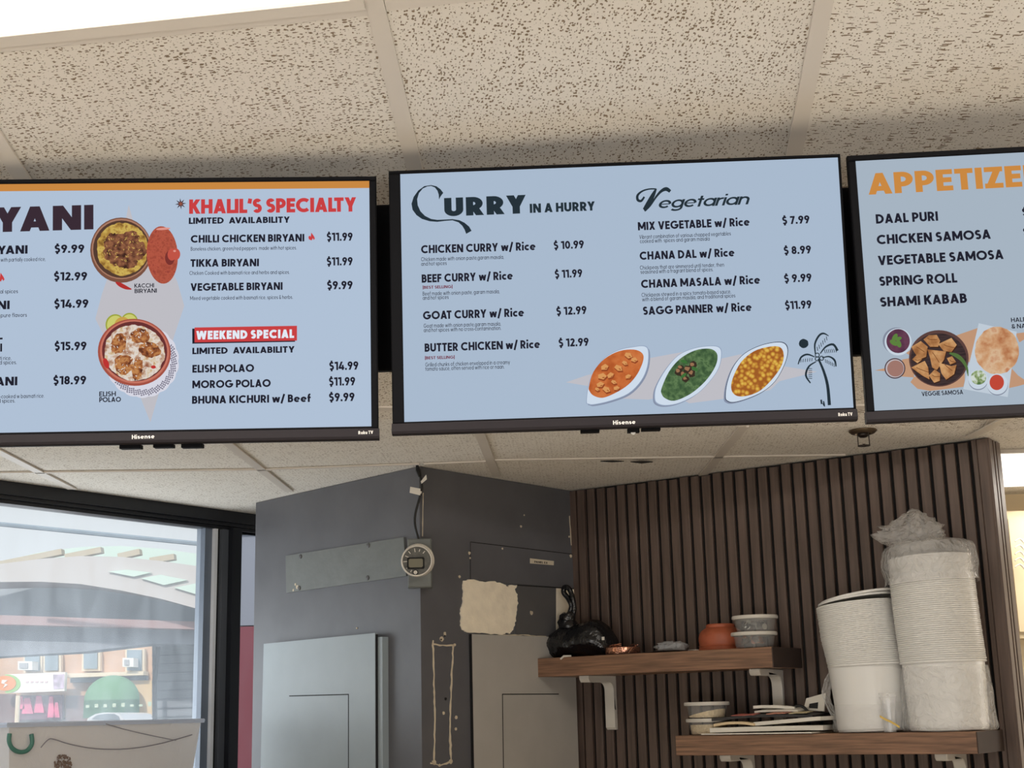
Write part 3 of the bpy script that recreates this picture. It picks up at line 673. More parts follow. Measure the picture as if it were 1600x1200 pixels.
MB().lathe(FM.p(*mpx(649, 894), -.0088), [(.0078, 0), (.0078, .003), (.0055, .003)], 20, FM.n).build('button_ring', M_groove, fc, True)
MB().lathe(FM.p(*mpx(649, 894), -.0088), [(.0055, .0), (.0055, .004), (0, .004)], 16, FM.n).build('button', M_white_pl, fc, True)
m = MB()
for ang, r0, r1 in ((155, 14, 20), (130, 15, 20), (100, 14, 20), (75, 15, 19), (50, 15, 20), (182, 13, 21), (215, 15, 20), (240, 16, 20)):
    c_, s_ = math.cos(math.radians(ang)), math.sin(math.radians(ang))
    for q in stroke([(c_*r0*k, s_*r0*k), (c_*r1*k, s_*r1*k)], .0022): m.hexa([FM.p(a, b, -.0088) for a, b in q], [FM.p(a, b, -.0080) for a, b in q])
m.build('dial_mark', M_white_pl, fc)
cab = [at(x, y, YM+d) for x, y, d in ((652, 727, .06), (654, 738, .055), (658, 750, .05), (659, 764, .05), (655, 780, .05), (649.5, 800, .05), (648, 815, .048), (650, 829, .046), (654, 842, .05), (656, 852, .055))]
cb = MB().tube([Vector(p) for p in catmull([tuple(v) for v in cab], 5)], .0036, 8).build('cable', mat('black_rubber', rgb(14, 14, 15), .45), mt, True)
MB().tube([at(651.5, 727, YM+.06), at(653.5, 735, YM+.056), at(656, 744, YM+.05)], [.004, .0085, .005], 8).build('plug', MATS['black_rubber'], cb, True)
for q in ([(641, 760.5), (657, 763.5), (656.5, 774), (640, 770)], [(657.5, 752), (666, 741.5), (667, 749), (658.5, 756)]):
    m = MB(); m.hexa([at(x, y, YM+.045) for x, y in q], [at(x, y, YM+.042) for x, y in q]); m.build('cable_tag', mat('tag_paper', rgb(222, 216, 206), .6), cb)
MB().tube([at(656, 769, YM+.044), at(658.5, 770, YM+.044)], .004, 6).build('cable_tag', MATS['tag_paper'], cb)

# ---------------------------------------------------------------- slatted wall
ZB = .9
sp = struct(thing('wall_right', FS.p(LS/2, ZB, 0), None, None))
MB().box(FS, .0, LS-.002, 0, H-.002, -.10, -.0125).build('backing_board', M_backing, sp)
sl = MB(); PIT = .0383; G = .0052
sl.box(FS, .028, .06-G, 0, H-.004, -.0125, .0); 
for k in range(33):
    a0 = .06+PIT*k; sl.box(FS, a0+G, a0+PIT-G, 0, H-.004-(k % 3)*.002, -.0125, .0, .0015)
sl.box(FS, .0, .022, 0, H-.004, -.0125, 0)
sl.build('slat', M_slat, sp)
ps = MB(); ps.box(FS, .06+PIT*33+G, LS-.030, 0, H-.003, -.0125, .0, .0015); ps.box(FS, LS-.029, LS, 0, H-.003, -.03, .002, .002)
ps.build('corner_post', M_slat, sp)
rt = MB()
rt.box(FS, LS-.01, LS+.006, 0, H-.003, -.032, -.0, .001); rt.box(FS, LS-.01, LS+.006, 0, H-.003, -.058, -.042, .001); rt.box(FS, LS-.01, LS+.006, 0, H-.003, -.105, -.068, .001)
rt.build('end_strip', M_slat, sp)
# ---------------------------------------------------------------- menu televisions
BG1 = rgb(176, 193, 214); BG2 = rgb(169, 186, 206); BG3 = rgb(166, 180, 194)
INK = emis('menu_ink', rgb(34, 34, 46)); RED = emis('menu_red', rgb(200, 64, 66)); ORANGE = emis('menu_orange', rgb(201, 136, 66)); MAROON = emis('menu_maroon', rgb(58, 44, 54)); WHITE = emis('menu_white', rgb(226, 234, 244)); DKTEAL = emis('menu_dark_teal', rgb(38, 50, 58)); SOFT = emis('menu_grey_ink', rgb(44, 46, 60)); WINE = emis('menu_wine', rgb(120, 50, 70))
M_bezel = mat('tv_black_plastic', rgb(15, 15, 18), .6, spec=.06); M_lip = mat('tv_lower_lip', rgb(40, 36, 39), .6, spec=.12); M_logo = mat('tv_silver_lettering', rgb(225, 220, 215), .4)
def cdir(x, y, z): return (C2W @ Vector((x, y, z))).normalized()
def make_tv(anchor, Z, h, v, left, label, Wd=None, Hd=None):
    h = cdir(*h); v = cdir(*v); o = at_d(*anchor, Z); fr = Fr(o, h, v); fr.scale = Z/FPX
    return fr
FT2 = make_tv((607, 267), 2.41, (1, -.0329, -.0348), (-521, -15200, 2218), 0, '')
W2 = FT2.px(1313, 240)[0]; H2 = -(FT2.px(616, 680)[1]+FT2.px(1342, 657)[1])/2
FT1 = make_tv((587.5, 275), 2.41, (1, -.0160, .050), (-390, -15200, 2218), 0, '')
FT3 = make_tv((1324, 243), 2.380, (1, -.046, -.045), (-420, -15200, 2218), 0, '')
print('TV size', W2, H2, FT1.px(592, 687), FT3.px(1349, 662), FT2.px(1342, 657), FT2.px(616, 680))
def tv(fr, a0, a1, hh, scr, bg, label, lip_h=.019):
    t = thing('television', fr.p((a0+a1)/2, -hh, -.03), label, 'television', 'three menu televisions in a row')
    s0, s1, sb, st_ = scr                                     # screen left, right, bottom, top
    m = MB(); D0, D1 = -.016, 0
    m.box(fr, a0, a1, st_, 0, D0, D1, .0018); m.box(fr, a0, s0, -hh+lip_h, st_, D0, D1, .0018); m.box(fr, s1, a1, -hh+lip_h, st_, D0, D1, .0018); m.box(fr, s0, s1, -hh+lip_h, sb, D0, D1-.001)
    m.build('bezel', M_bezel, t)
    MB().box(fr, a0+.004, a1-.004, -hh+.004, -.004, -.034, -.0165, .004).build('back_cover', M_bezel, t)
    MB().box(fr, a0+.05, a1-.05, -hh+.012, -.14, -.072, -.0345, .012).build('rear_housing', M_bezel, t)
    MB().box(fr, (a0+a1)/2-.12, (a0+a1)/2+.12, -hh*.5-.05, -hh*.5+.05, -.098, -.0722).build('mount_arm', M_bezel, t)
    m = MB(); b0, b1 = -hh, -hh+lip_h
    sec = [(b1, -.016), (b1, .0005), (b0+.006, .003), (b0+.002, .001), (b0, -.006), (b0, -.016)]
    m.loft([[fr.p(a, b, c) for b, c in sec] for a in (a0-.0012, a1+.0012)]); m.build('lower_lip', M_lip, t)
    s = MB().poly([fr.p(s0, sb, -.003), fr.p(s1, sb, -.003), fr.p(s1, st_, -.003), fr.p(s0, st_, -.003)])
    s.flat = True
    return t, s.build('screen', bg, t)
TXT = 0
def put(fr, scr, name, m, items, layer=5):
    for it in items:                                      # every line of lettering is a piece of its own
        s, p0, p1, cap = it[:4]; kw = it[4] if len(it) > 4 else {}
        mb = MB(); write(mb, fr, s, p0, p1, cap, c=-.003+.00022*layer, **kw)
        mb.flat = True; mb.build(name, m, scr)
def pic(fr, scr, name, m, polys, layer, label=None):
    if name == 'star_shape' and len(polys) > 1:
        for q_ in polys: pic(fr, scr, name, m, [q_], layer)
        return
    mb = MB(); c = -.003+.00022*layer
    for pts in polys: mb.ngon([fr.p(*fr.px(x, y, c), c) for x, y in pts])
    mb.flat = True; return tag(mb.build(name, m, scr), label)
def ell(cx, cy, rx, ry, rot=0, n=36, jit=0, seed=0, f=None):
    rnd = random.Random(seed); r0 = math.radians(rot); out = []
    for k in range(n):
        a = 2*PI*k/n; j = 1+rnd.uniform(-jit, jit); x, y = rx*math.cos(a)*j, ry*math.sin(a)*j
        x, y = cx+x*math.cos(r0)-y*math.sin(r0), cy+x*math.sin(r0)+y*math.cos(r0); out.append(f(x, y) if f else (x, y))
    return out
def line(pts, wd, f=None, sm=4):
    P = catmull(pts, sm) if len(pts) > 2 else pts
    P = [(*(f(p[0], p[1])), *p[2:]) if f else p for p in P]
    ws = [p[2] for p in P] if len(P[0]) > 2 else wd
    return stroke([(p[0], p[1]) for p in P], ws)
def inside(poly, x, y):
    r = False; j = len(poly)-1
    for i in range(len(poly)):
        if (poly[i][1] > y) != (poly[j][1] > y) and x < (poly[j][0]-poly[i][0])*(y-poly[i][1])/(poly[j][1]-poly[i][1])+poly[i][0]: r = not r
        j = i
    return r
def scatter(poly, n, r, seed, tri=False, asp=.6, f=None, keep=.9):
    rnd = random.Random(seed); xs = [p[0] for p in poly]; ys = [p[1] for p in poly]; out = []; cx, cy = sum(xs)/len(xs), sum(ys)/len(ys)
    small = [(cx+(x-cx)*keep, cy+(y-cy)*keep) for x, y in poly]
    for _ in range(n*30):
        if len(out) >= n: break
        x, y = rnd.uniform(min(xs), max(xs)), rnd.uniform(min(ys), max(ys))
        if inside(small, x, y): out.append(ell(x, y, r*rnd.uniform(.6, 1.2), r*asp*rnd.uniform(.6, 1.3), rnd.uniform(0, 180), rnd.choice((4, 5, 6)) if tri else 9, .15, rnd.random()))
    return [[f(*p) for p in q] if f else q for q in out]

B_ = dict(wt=.205); HV = dict(wt=.30, track=.07); SM = dict(wt=.125, track=.11, space=.30); MD = dict(wt=.225, track=.075); PR = dict(wt=.22, track=.08)
# --- left television: biryani menu
FT1.scale = FT2.scale
a1_ = 0; a0_ = -W2
sL = FT1.px(578.5, 470)[0]
T1, S1 = tv(FT1, a0_, a1_, -FT1.px(592, 687)[1], (a0_+.012, sL, FT1.px(580, 666)[1], FT1.px(577, 282)[1]), emis('screen_left', BG1), 'wall television at the left showing the biryani menu under an orange band')
tl_, tr_ = FT1.px(-130, 291), FT1.px(577, 282)
bandb = FT1.px(577.5, 293)[1]
m = MB(); c = -.0028; m.poly([FT1.p(a0_+.012, bandb, c), FT1.p(sL, bandb, c), FT1.p(sL, tr_[1], c), FT1.p(a0_+.012, tr_[1], c)]); m.flat = True; m.build('orange_band', ORANGE, S1)
put(FT1, S1, 'menu_heading', MAROON, [('BIRYANI', (-112, 366), (146, 358.3), 39, dict(wt=.25, track=.08))])
put(FT1, S1, 'menu_heading', RED, [("KHALIL'S SPECIALTY", (295.5, 334.2), (557, 330.5), 23, dict(wt=.245, track=.045, space=.22))])
put(FT1, S1, 'menu_text', INK, [
    ('BIRYANI', (-34, 398), (43, 396.3), 13.3, MD), ('BIRYANI', (-62, 485), (15, 483), 13.3, MD), ('BIRYANI', (-50, 604), (27, 602), 13.3, MD), ('L', (-5, 530.5), (4, 530.4), 12.5, MD), ('I', (.3, 549.5), (3.2, 549.4), 12.5, dict(wt=.225)),
    ('LIMITED  AVAILABILITY', (295, 350), (453, 348), 10, MD), ('CHILLI CHICKEN BIRYANI', (298, 379.3), (475.5, 377.2), 12, MD), ('TIKKA BIRYANI', (297.5, 417), (404.5, 416), 12, MD), ('VEGETABLE BIRYANI', (297.6, 454.6), (441.5, 452.8), 12, MD),
    ('LIMITED  AVAILABILITY', (300.5, 553.5), (460.5, 550.8), 10, MD), ('ELISH POLAO', (300.5, 582.3), (397, 581), 12, MD), ('MOROG POLAO', (300.5, 606.8), (423, 604.5), 12, MD), ('BHUNA KICHURI w/ Beef', (300, 631), (485.5, 628), 12, MD)])
put(FT1, S1, 'price_text', INK, [(s, p, q, 13, PR) for s, p, q in (('$9.99', (85, 395.2), (131.5, 394.8)), ('$12.99', (84, 438.3), (136, 437.8)), ('$14.99', (84.5, 481.3), (138, 480.6)), ('$15.99', (85, 547.5), (135, 546.8)), ('$18.99', (83, 601), (134.5, 600.3)),
    ('$11.99', (510.5, 376.5), (551, 376)), ('$11.99', (510.5, 415), (551, 414.4)), ('$9.99', (511, 452.2), (551, 451.6)), ('$14.99', (514.5, 578.5), (560, 577.5)), ('$11.99', (514, 602.8), (555, 602)), ('$9.99', (514, 627.3), (554, 626.5)))])
put(FT1, S1, 'menu_small_text', SOFT, [('with partially cooked rice,', (1, 409), (71, 407.6), 6.2, SM), ('special spices', (-18, 459), (28, 458), 6.2, SM), ('cooking pure flavors', (-28, 496.4), (42, 495), 6.2, SM), ('ti rice,', (0, 562.8), (17.5, 562.4), 6.2, SM), ('and spices.', (-9, 569.6), (26, 569), 6.2, SM), ('slow-cooked w basmati rice.', (-13, 622.8), (69, 621.4), 6.2, SM), ('and spices.', (-11, 629.6), (23.5, 629), 6.2, SM),
    ('Boneless chicken, green/red peppers  made with hot spices.', (298, 391.8), (463.5, 389.8), 6, SM), ('Chicken Cooked with basmati rice and herbs and spices.', (296, 429.6), (452.5, 428), 6, SM), ('Mixed vegetable cooked with basmati rice, spices & herbs.', (297, 468.8), (457.5, 467), 6, SM)])
put(FT1, S1, 'picture_caption', INK, [('KACCHI', (210, 449.8), (240.7, 449), 6.6, dict(wt=.17)), ('BIRYANI', (210.3, 458), (245, 457.2), 6.6, dict(wt=.17)), ('ELISH', (155, 619.6), (181, 619), 7.6, dict(wt=.17)), ('POLAO', (155, 628.5), (189, 627.8), 7.6, dict(wt=.20))], 14)
pic(FT1, S1, 'notice_shadow', INK, [[(300.3, 513.5), (461, 511), (461, 534), (300.5, 537)]], 2)
pic(FT1, S1, 'notice_box', RED, [[(304, 511.7), (464, 509), (464, 532.2), (304, 535)]], 3)
put(FT1, S1, 'notice_text', WHITE, [('WEEKEND SPECIAL', (306.5, 530.6), (459.5, 528), 13.4, dict(wt=.26, track=.10))])
def flame(x, y, s): return [[(x, y+.5*s), (x-.34*s, y+.36*s), (x-.42*s, y+.05*s), (x-.22*s, y-.12*s), (x-.12*s, y+.05*s), (x-.05*s, y-.5*s), (x+.2*s, y-.15*s), (x+.30*s, y+.0*s), (x+.40*s, y+.25*s), (x+.25*s, y+.45*s), (x+.15*s, y+.2*s)]]
pic(FT1, S1, 'flame_icon', RED, flame(487, 369.5, 12.5)+flame(1.5, 433, 14), 5)
def star(x, y, r, n=8): return [[(x+math.cos(PI*k/n-.1)*(r if k % 2 == 0 else r*.36), y+math.sin(PI*k/n-.1)*(r if k % 2 == 0 else r*.36)) for k in range(2*n)]]
pic(FT1, S1, 'star_icon', MAROON, star(282.3, 318.5, 9), 5); pic(FT1, S1, 'star_icon', emis('star_brown', rgb(150, 84, 66)), star(282.3, 318.5, 4.6), 6)
TAN = emis('menu_tan', rgb(190, 189, 196))
pic(FT1, S1, 'star_shape', TAN, [[(201, 320), (208, 345), (255, 400), (277, 440), (288, 478), (272, 525), (262, 565), (249, 612), (235, 660), (221, 625), (190, 560), (160, 520), (149, 498), (159, 460), (166, 440), (193, 360)]], 1)
E1 = lambda x, y: (x*.1875, 260+y*.1875); E2 = lambda x, y: (x*.1917, 470+y*.1917)
pic(FT1, S1, 'dish_picture', emis('pan_clay', rgb(122, 82, 66)), [ell(1010, 698, 258, 272, f=E1)], 3, 'round clay pan of biryani')
pic(FT1, S1, 'dish_picture', emis('pan_rim', rgb(168, 122, 100)), [ell(1012, 688, 248, 252, f=E1)], 4); pic(FT1, S1, 'dish_picture', emis('pan_dark', rgb(84, 60, 50)), [ell(1012, 690, 236, 240, f=E1)], 5)
rice = emis_tex('pan_rice', [(.30, rgb(120, 84, 40)), (.45, rgb(176, 138, 66)), (.6, rgb(206, 178, 92)), (.75, rgb(150, 106, 52))], 90)
pic(FT1, S1, 'food_picture', rice, [ell(1020, 690, 214, 218, 0, 60, .03, 2, E1)], 6)
meat = emis_tex('pan_meat', [(.32, rgb(62, 38, 32)), (.48, rgb(120, 76, 56)), (.60, rgb(150, 100, 70)), (.72, rgb(88, 54, 42))], 120)
pic(FT1, S1, 'food_picture', meat, [ell(1000, 700, 135, 130, 0, 40, .12, 3, E1), ell(1095, 600, 70, 62, 20, 30, .12, 4, E1), ell(935, 640, 70, 85, 20, 30, .12, 5, E1), ell(1150, 700, 70, 80, 0, 30, .12, 6, E1), ell(1060, 800, 90, 55, 0, 30, .12, 7, E1)], 7)
pic(FT1, S1, 'food_picture', emis('rice_grain', rgb(214, 180, 96)), scatter(ell(1020, 690, 200, 205), 70, 11, 8, False, .22, E1), 8)
lid = emis_tex('clay_lid', [(.35, rgb(158, 74, 58)), (.55, rgb(180, 88, 68)), (.7, rgb(150, 66, 56))], 160)
pic(FT1, S1, 'lid_picture', lid, [ell(1352, 738, 130, 240, -3, 40, 0, 0, E1)], 9, 'terracotta lid with a knob'); pic(FT1, S1, 'lid_picture', emis('clay_lid_edge', rgb(122, 52, 48)), [ell(1415, 762, 40, 60, 0, 24, 0, 0, E1)], 10)
pic(FT1, S1, 'lid_picture', emis('clay_knob', rgb(192, 84, 70)), [ell(1432, 735, 36, 50, 0, 24, 0, 0, E1), ell(1466, 732, 36, 48, 0, 24, 0, 0, E1)], 11); pic(FT1, S1, 'lid_picture', emis('clay_glint', rgb(222, 150, 138)), [ell(1455, 705, 12, 9, 0, 12, 0, 0, E1), ell(1360, 520, 60, 10, -4, 16, 0, 0, E1)], 12)
pic(FT1, S1, 'chili_picture', emis('chili_red', rgb(176, 50, 48)), line([(965, 965, 12), (1000, 985, 34), (1050, 1010, 30), (1096, 1024, 8)], 0, lambda x, y: (x, y), 4) and [[E1(*p) for p in q] for q in line([(965, 965, 12), (1000, 985, 34), (1050, 1010, 30), (1096, 1024, 8)], 0)], 12)
dp = []
for k in range(72):
    a = 2*PI*k/72; r = 292+9*abs(math.sin(a*9)); dp.append(E2(1160+r*math.cos(a), 492+r*math.sin(a)))
pic(FT1, S1, 'doily_picture', emis('doily_white', rgb(214, 214, 226)), [dp], 2)
dh = []
for k in range(150):
    a = math.radians(-30+k*1.25); r = 235+48*((k*7) % 10)/10; dh.append(ell(1160+r*math.cos(a), 492+r*math.sin(a), 6, 9, k*23, 6, 0, 0, E2))
pic(FT1, S1, 'doily_picture', emis('doily_hole', rgb(120, 116, 134)), dh, 3)
pic(FT1, S1, 'lemon_picture', emis('lemon_green', rgb(156, 164, 62)), [ell(940, 195, 80, 86, 0, 30, 0, 0, E2), ell(1055, 172, 70, 74, 0, 30, 0, 0, E2)], 4); pic(FT1, S1, 'lemon_picture', emis('lemon_flesh', rgb(202, 202, 112)), [ell(942, 197, 70, 76, 0, 30, 0, 0, E2), ell(1055, 174, 60, 64, 0, 30, 0, 0, E2)], 5); pic(FT1, S1, 'lemon_picture', emis('lemon_orange', rgb(198, 158, 76)), [ell(1000, 205, 68, 74, 0, 30, 0, 0, E2)], 6)
pic(FT1, S1, 'dish_picture', emis('bowl_clay', rgb(164, 82, 68)), [ell(1095, 420, 298, 273, 8, 48, 0, 0, E2)], 7, 'terracotta bowl of rice and fried fish'); pic(FT1, S1, 'dish_picture', emis('bowl_rim', rgb(196, 116, 98)), [ell(1097, 415, 282, 258, 8, 48, 0, 0, E2)], 8); pic(FT1, S1, 'dish_picture', emis('bowl_inner', rgb(104, 50, 50)), [ell(1097, 412, 266, 243, 8, 48, 0, 0, E2)], 9)
polao = emis_tex('polao_rice', [(.30, rgb(150, 96, 74)), (.42, rgb(196, 164, 140)), (.52, rgb(224, 216, 208)), (.64, rgb(206, 180, 140)), (.75, rgb(170, 84, 62))], 85)
pic(FT1, S1, 'food_picture', polao, [ell(1095, 425, 246, 225, 8, 60, .025, 2, E2)], 10)
fish = emis_tex('fried_fish', [(.32, rgb(84, 46, 34)), (.46, rgb(152, 90, 54)), (.58, rgb(196, 138, 84)), (.72, rgb(128, 66, 46))], 110)
pic(FT1, S1, 'food_picture', fish, [ell(970, 350, 62, 85, 15, 26, .1, 3, E2), ell(1010, 520, 80, 80, 0, 26, .1, 4, E2), ell(1140, 285, 80, 60, 0, 26, .1, 5, E2), ell(1220, 400, 90, 62, 12, 26, .1, 6, E2), ell(1120, 560, 45, 95, 10, 26, .12, 7, E2)], 11)
pic(FT1, S1, 'food_picture', emis('polao_grain', rgb(228, 222, 214)), scatter(ell(1095, 425, 236, 215), 80, 10, 9, False, .25, E2), 12)
pic(FT1, S1, 'food_picture', emis('tomato_red', rgb(188, 52, 50)), [ell(865, 510, 22, 45, -20, 16, 0, 0, E2), ell(1250, 540, 20, 14, 0, 12, .1, 0, E2)], 13)

# --- middle television: curry menu
a0_, a1_ = 0, W2
T2, S2 = tv(FT2, 0, W2, H2, (FT2.px(625, 272)[0], FT2.px(1309.5, 244.5)[0], (FT2.px(638, 660)[1]+FT2.px(1328, 636)[1])/2, (FT2.px(625, 272)[1]+FT2.px(1309.5, 244.5)[1])/2), emis('screen_middle', BG2), 'middle wall television showing the curry and vegetarian menu')
C5 = lambda x, y: (600+x*.2375, 240+y*.2375); C7_ = lambda x, y: (960+x*.24375, 230+y*.24375); C8_ = lambda x, y: (890+x*.2875, 460+y*.2875)
cc = [(390, 258), (372, 235), (345, 215), (310, 207), (265, 214), (225, 243), (195, 285), (181, 330), (188, 370), (214, 405), (250, 430), (300, 445), (350, 449), (400, 443), (450, 439), (490, 452), (515, 475), (530, 500), (541, 528), (576, 508), (560, 480), (530, 455), (495, 438), (450, 431), (400, 434), (350, 436), (310, 430), (270, 410), (240, 380), (222, 340), (218, 300), (230, 260), (255, 230), (285, 216), (310, 213), (335, 223), (352, 245), (360, 270), (362, 302), (372, 282)]
pic(FT2, S2, 'menu_heading', DKTEAL, [[C5(*p) for p in cc]], 5)
put(FT2, S2, 'menu_heading', DKTEAL, [('URRY', (694.5, 338.3), (823, 333.2), 29.5, dict(wt=.27, track=.10)), ('IN A HURRY', (828, 332.8), (930, 328.8), 14.6, dict(wt=.24, track=.08, space=.24))])
q = []
for pts in ([(192, 318, 12), (172, 344, 15), (150, 338, 17), (149, 308, 15), (180, 281, 11), (225, 268, 9), (268, 268, 9)], [(268, 266, 10), (246, 310, 26), (216, 365, 31), (193, 402, 26)], [(190, 404, 24), (228, 376, 11), (266, 320, 13), (300, 282, 18), (332, 268, 25), (358, 284, 20)]):
    q += [[C7_(*p) for p in s] for s in line(pts, 0)]
vq, vw = typeset('egetarian', .145, .02); x0v, y0v, x1v, y1v = 276, 393, 878, 366
for poly in vq:
    pts = []
    for x, y in poly:
        X_ = x0v+(x1v-x0v-22)*x/vw+y*26; pts.append(C7_(X_, y0v+(y1v-y0v)*x/vw-y*76))
    q.append(pts)
pic(FT2, S2, 'menu_heading', DKTEAL, q, 5)
put(FT2, S2, 'menu_text', INK, [(s, p, q_, 13, MD) for s, p, q_ in (('CHICKEN CURRY w/ Rice', (658, 396), (837, 390.8)), ('BEEF CURRY w/ Rice', (659, 441.8), (801.5, 436.7)), ('GOAT CURRY w/ Rice', (661, 499.4), (819, 494.4)), ('BUTTER CHICKEN w/ Rice', (663.6, 549.8), (844, 543.8)),
    ('MIX VEGETABLE w/ Rice', (997, 360), (1171.7, 352.6)), ('CHANA DAL w/ Rice', (999.7, 406.2), (1148, 400.6)), ('CHANA MASALA w/ Rice', (1001.9, 450.2), (1188, 443.3)), ('SAGG PANNER w/ Rice', (1004.8, 492.2), (1174.8, 485.9)))])
put(FT2, S2, 'price_text', INK, [(s, p, q_, 12.6, PR) for s, p, q_ in (('$ 10.99', (865.3, 389.7), (912.5, 387.7)), ('$ 11.99', (867, 434.8), (910, 432.8)), ('$ 12.99', (869.5, 492.8), (916.7, 490.4)), ('$ 12.99', (873, 542.2), (920, 540.2)),
    ('$ 7.99', (1222.6, 350.8), (1265.2, 348.7)), ('$ 8.99', (1225, 397.8), (1267.6, 395.8)), ('$ 9.99', (1225.5, 441.7), (1268.4, 439.6)), ('$11.99', (1227, 483.6), (1268.3, 481.6)))])
put(FT2, S2, 'menu_small_text', SOFT, [(s, p, q_, 6.3, SM) for s, p, q_ in (('Chicken made with onion paste,garam masala,', (658, 408.2), (787.2, 404.4)), ('and hot spices', (658, 415.4), (698, 414)), ('Beef made with onion paste, garam masala,', (660.5, 462), (780.5, 458.2)), ('and hot spices', (660.5, 468.6), (701, 467)),
    ('Goat made with onion paste,garam masala,', (662, 512.2), (782.5, 508.7)), ('and hot spices with no cross-contamination.', (662, 519), (783, 515.4)), ('Grilled chunks of chicken enveloped in a creamy', (664.6, 573), (796.8, 568.8)), ('tomato sauce, often served with rice or naan.', (664.6, 579.5), (788, 575.9)),
    ('Vibrant combination of various chopped vegetables', (999, 373.4), (1142, 367.7)), ('cooked with  spices and garam masala', (1000, 380), (1108.8, 375.8)), ('Chickpeas that are simmered until tender, then', (1000, 421.4), (1131.5, 416.5)), ('seasoned with a fragrant blend of spices.', (1001, 428), (1114.4, 423.8)),
    ('Chickpeas stewed in a spicy tomato-based sauce,', (1002.6, 464), (1142.2, 458.4)), ('with a blend of garam masala, and traditional spices', (1003.4, 470.9), (1149, 464.7)))])
put(FT2, S2, 'best_seller_text', WINE, [('[BEST SELLING]', (660.5, 451.4), (707, 450), 4.6, dict(wt=.2)), ('[BEST SELLING]', (664, 561.6), (710.4, 560.2), 4.6, dict(wt=.2))])
pic(FT2, S2, 'star_shape', TAN, [[C8_(*p) for p in s] for s in ([(-20, 478), (100, 437), (250, 420), (440, 345), (620, 312), (820, 350), (930, 325), (1050, 380), (1180, 393), (1345, 420), (1140, 472), (1090, 520), (860, 565), (650, 592), (560, 540), (430, 572), (290, 566), (250, 500), (95, 497)],)], 1)
dishes = [([(90, 585), (100, 500), (130, 420), (190, 345), (270, 300), (350, 283), (408, 279), (430, 305), (425, 390), (390, 470), (320, 540), (220, 580), (130, 600), (100, 597)], [(105, 500), (130, 420), (190, 350), (270, 308), (350, 300), (395, 320), (400, 360), (370, 430), (320, 490), (250, 535), (180, 562), (130, 550), (108, 525)], emis_tex('curry_orange', [(.35, rgb(176, 88, 44)), (.5, rgb(196, 106, 56)), (.68, rgb(206, 124, 72))], 45), 'white oval dish of orange curry'),
          ([(460, 560), (470, 500), (520, 410), (590, 330), (680, 290), (770, 278), (818, 288), (827, 330), (812, 400), (765, 470), (695, 540), (600, 590), (520, 605), (472, 592)], [(500, 510), (540, 420), (600, 350), (680, 305), (760, 295), (800, 320), (800, 370), (770, 430), (720, 490), (650, 545), (570, 578), (520, 565), (500, 540)], emis_tex('spinach_green', [(.35, rgb(58, 84, 56)), (.5, rgb(76, 104, 68)), (.62, rgb(98, 126, 84)), (.7, rgb(70, 98, 62))], 110), 'white oval dish of green spinach'),
          ([(845, 560), (855, 480), (890, 390), (950, 320), (1040, 275), (1130, 257), (1175, 268), (1188, 310), (1170, 380), (1120, 470), (1050, 530), (960, 570), (890, 588), (858, 582)], [(880, 520), (885, 460), (930, 370), (1000, 310), (1080, 285), (1140, 285), (1163, 320), (1155, 380), (1110, 450), (1040, 520), (970, 550), (910, 552)], emis_tex('lentil_yellow', [(.12, rgb(222, 184, 84)), (.35, rgb(208, 160, 66)), (.55, rgb(180, 118, 48)), (.7, rgb(158, 92, 40))], 150, 'cell'), 'white oval dish of yellow lentils')]
def smooth_ring(pts, n=4): 
    P = catmull(list(pts[-2:])+list(pts)+list(pts[:2]), n); k = 2*n; return P[k-0:len(P)-1-n-0][:len(pts)*n]
def grow(pts, k, dx=0, dy=0):
    cx = sum(p[0] for p in pts)/len(pts); cy = sum(p[1] for p in pts)/len(pts); return [(cx+(x-cx)*k+dx, cy+(y-cy)*k+dy) for x, y in pts]
for i, (o, n_, mm, lbl) in enumerate(dishes):
    o = smooth_ring(o); n_ = smooth_ring(n_)
    pic(FT2, S2, 'dish_shadow', emis('dish_shadow', rgb(134, 144, 166)), [[C8_(*p) for p in grow(o, .99, -9 if i else 8, 8)]], 2)
    pic(FT2, S2, 'dish_picture', emis('dish_edge_dark' if i == 2 else 'dish_edge', rgb(60, 66, 84) if i == 2 else rgb(150, 166, 190)), [[C8_(*p) for p in o]], 3)
    pic(FT2, S2, 'dish_picture', emis('dish_white', rgb(206, 219, 234)), [[C8_(*p) for p in grow(o, .978)]], 4, lbl)
    pic(FT2, S2, 'food_picture', mm, [[C8_(*p) for p in n_]], 5)
PN = emis('paneer_chunk', rgb(214, 152, 92)); PNd = emis('paneer_shade', rgb(146, 70, 38))
chunks = [(190, 395, 26), (175, 445, 28), (222, 440, 24), (265, 400, 26), (318, 330, 26), (350, 355, 22), (318, 445, 20), (165, 490, 24), (200, 515, 26), (240, 475, 18), (255, 510, 20), (150, 515, 16), (300, 372, 18)]
rn = random.Random(4); cp = [(x, y, r, rn.uniform(-30, 40), rn.random()) for x, y, r in chunks]
pic(FT2, S2, 'food_picture', PNd, [ell(x+3, y+7, r, r*.7, a, 5, .12, s, C8_) for x, y, r, a, s in cp], 6); pic(FT2, S2, 'food_picture', PN, [ell(x, y, r*.9, r*.62, a, 5, .12, s, C8_) for x, y, r, a, s in cp], 7)
pic(FT2, S2, 'food_picture', PNd, [ell(x+r*.3, y+r*.25, r*.3, r*.10, a, 5, .2, s, C8_) for x, y, r, a, s in cp], 8)
tp = [(590, 415, 22), (615, 430, 22), (640, 405, 24), (665, 380, 22), (660, 425, 20), (600, 395, 16), (625, 455, 18)]
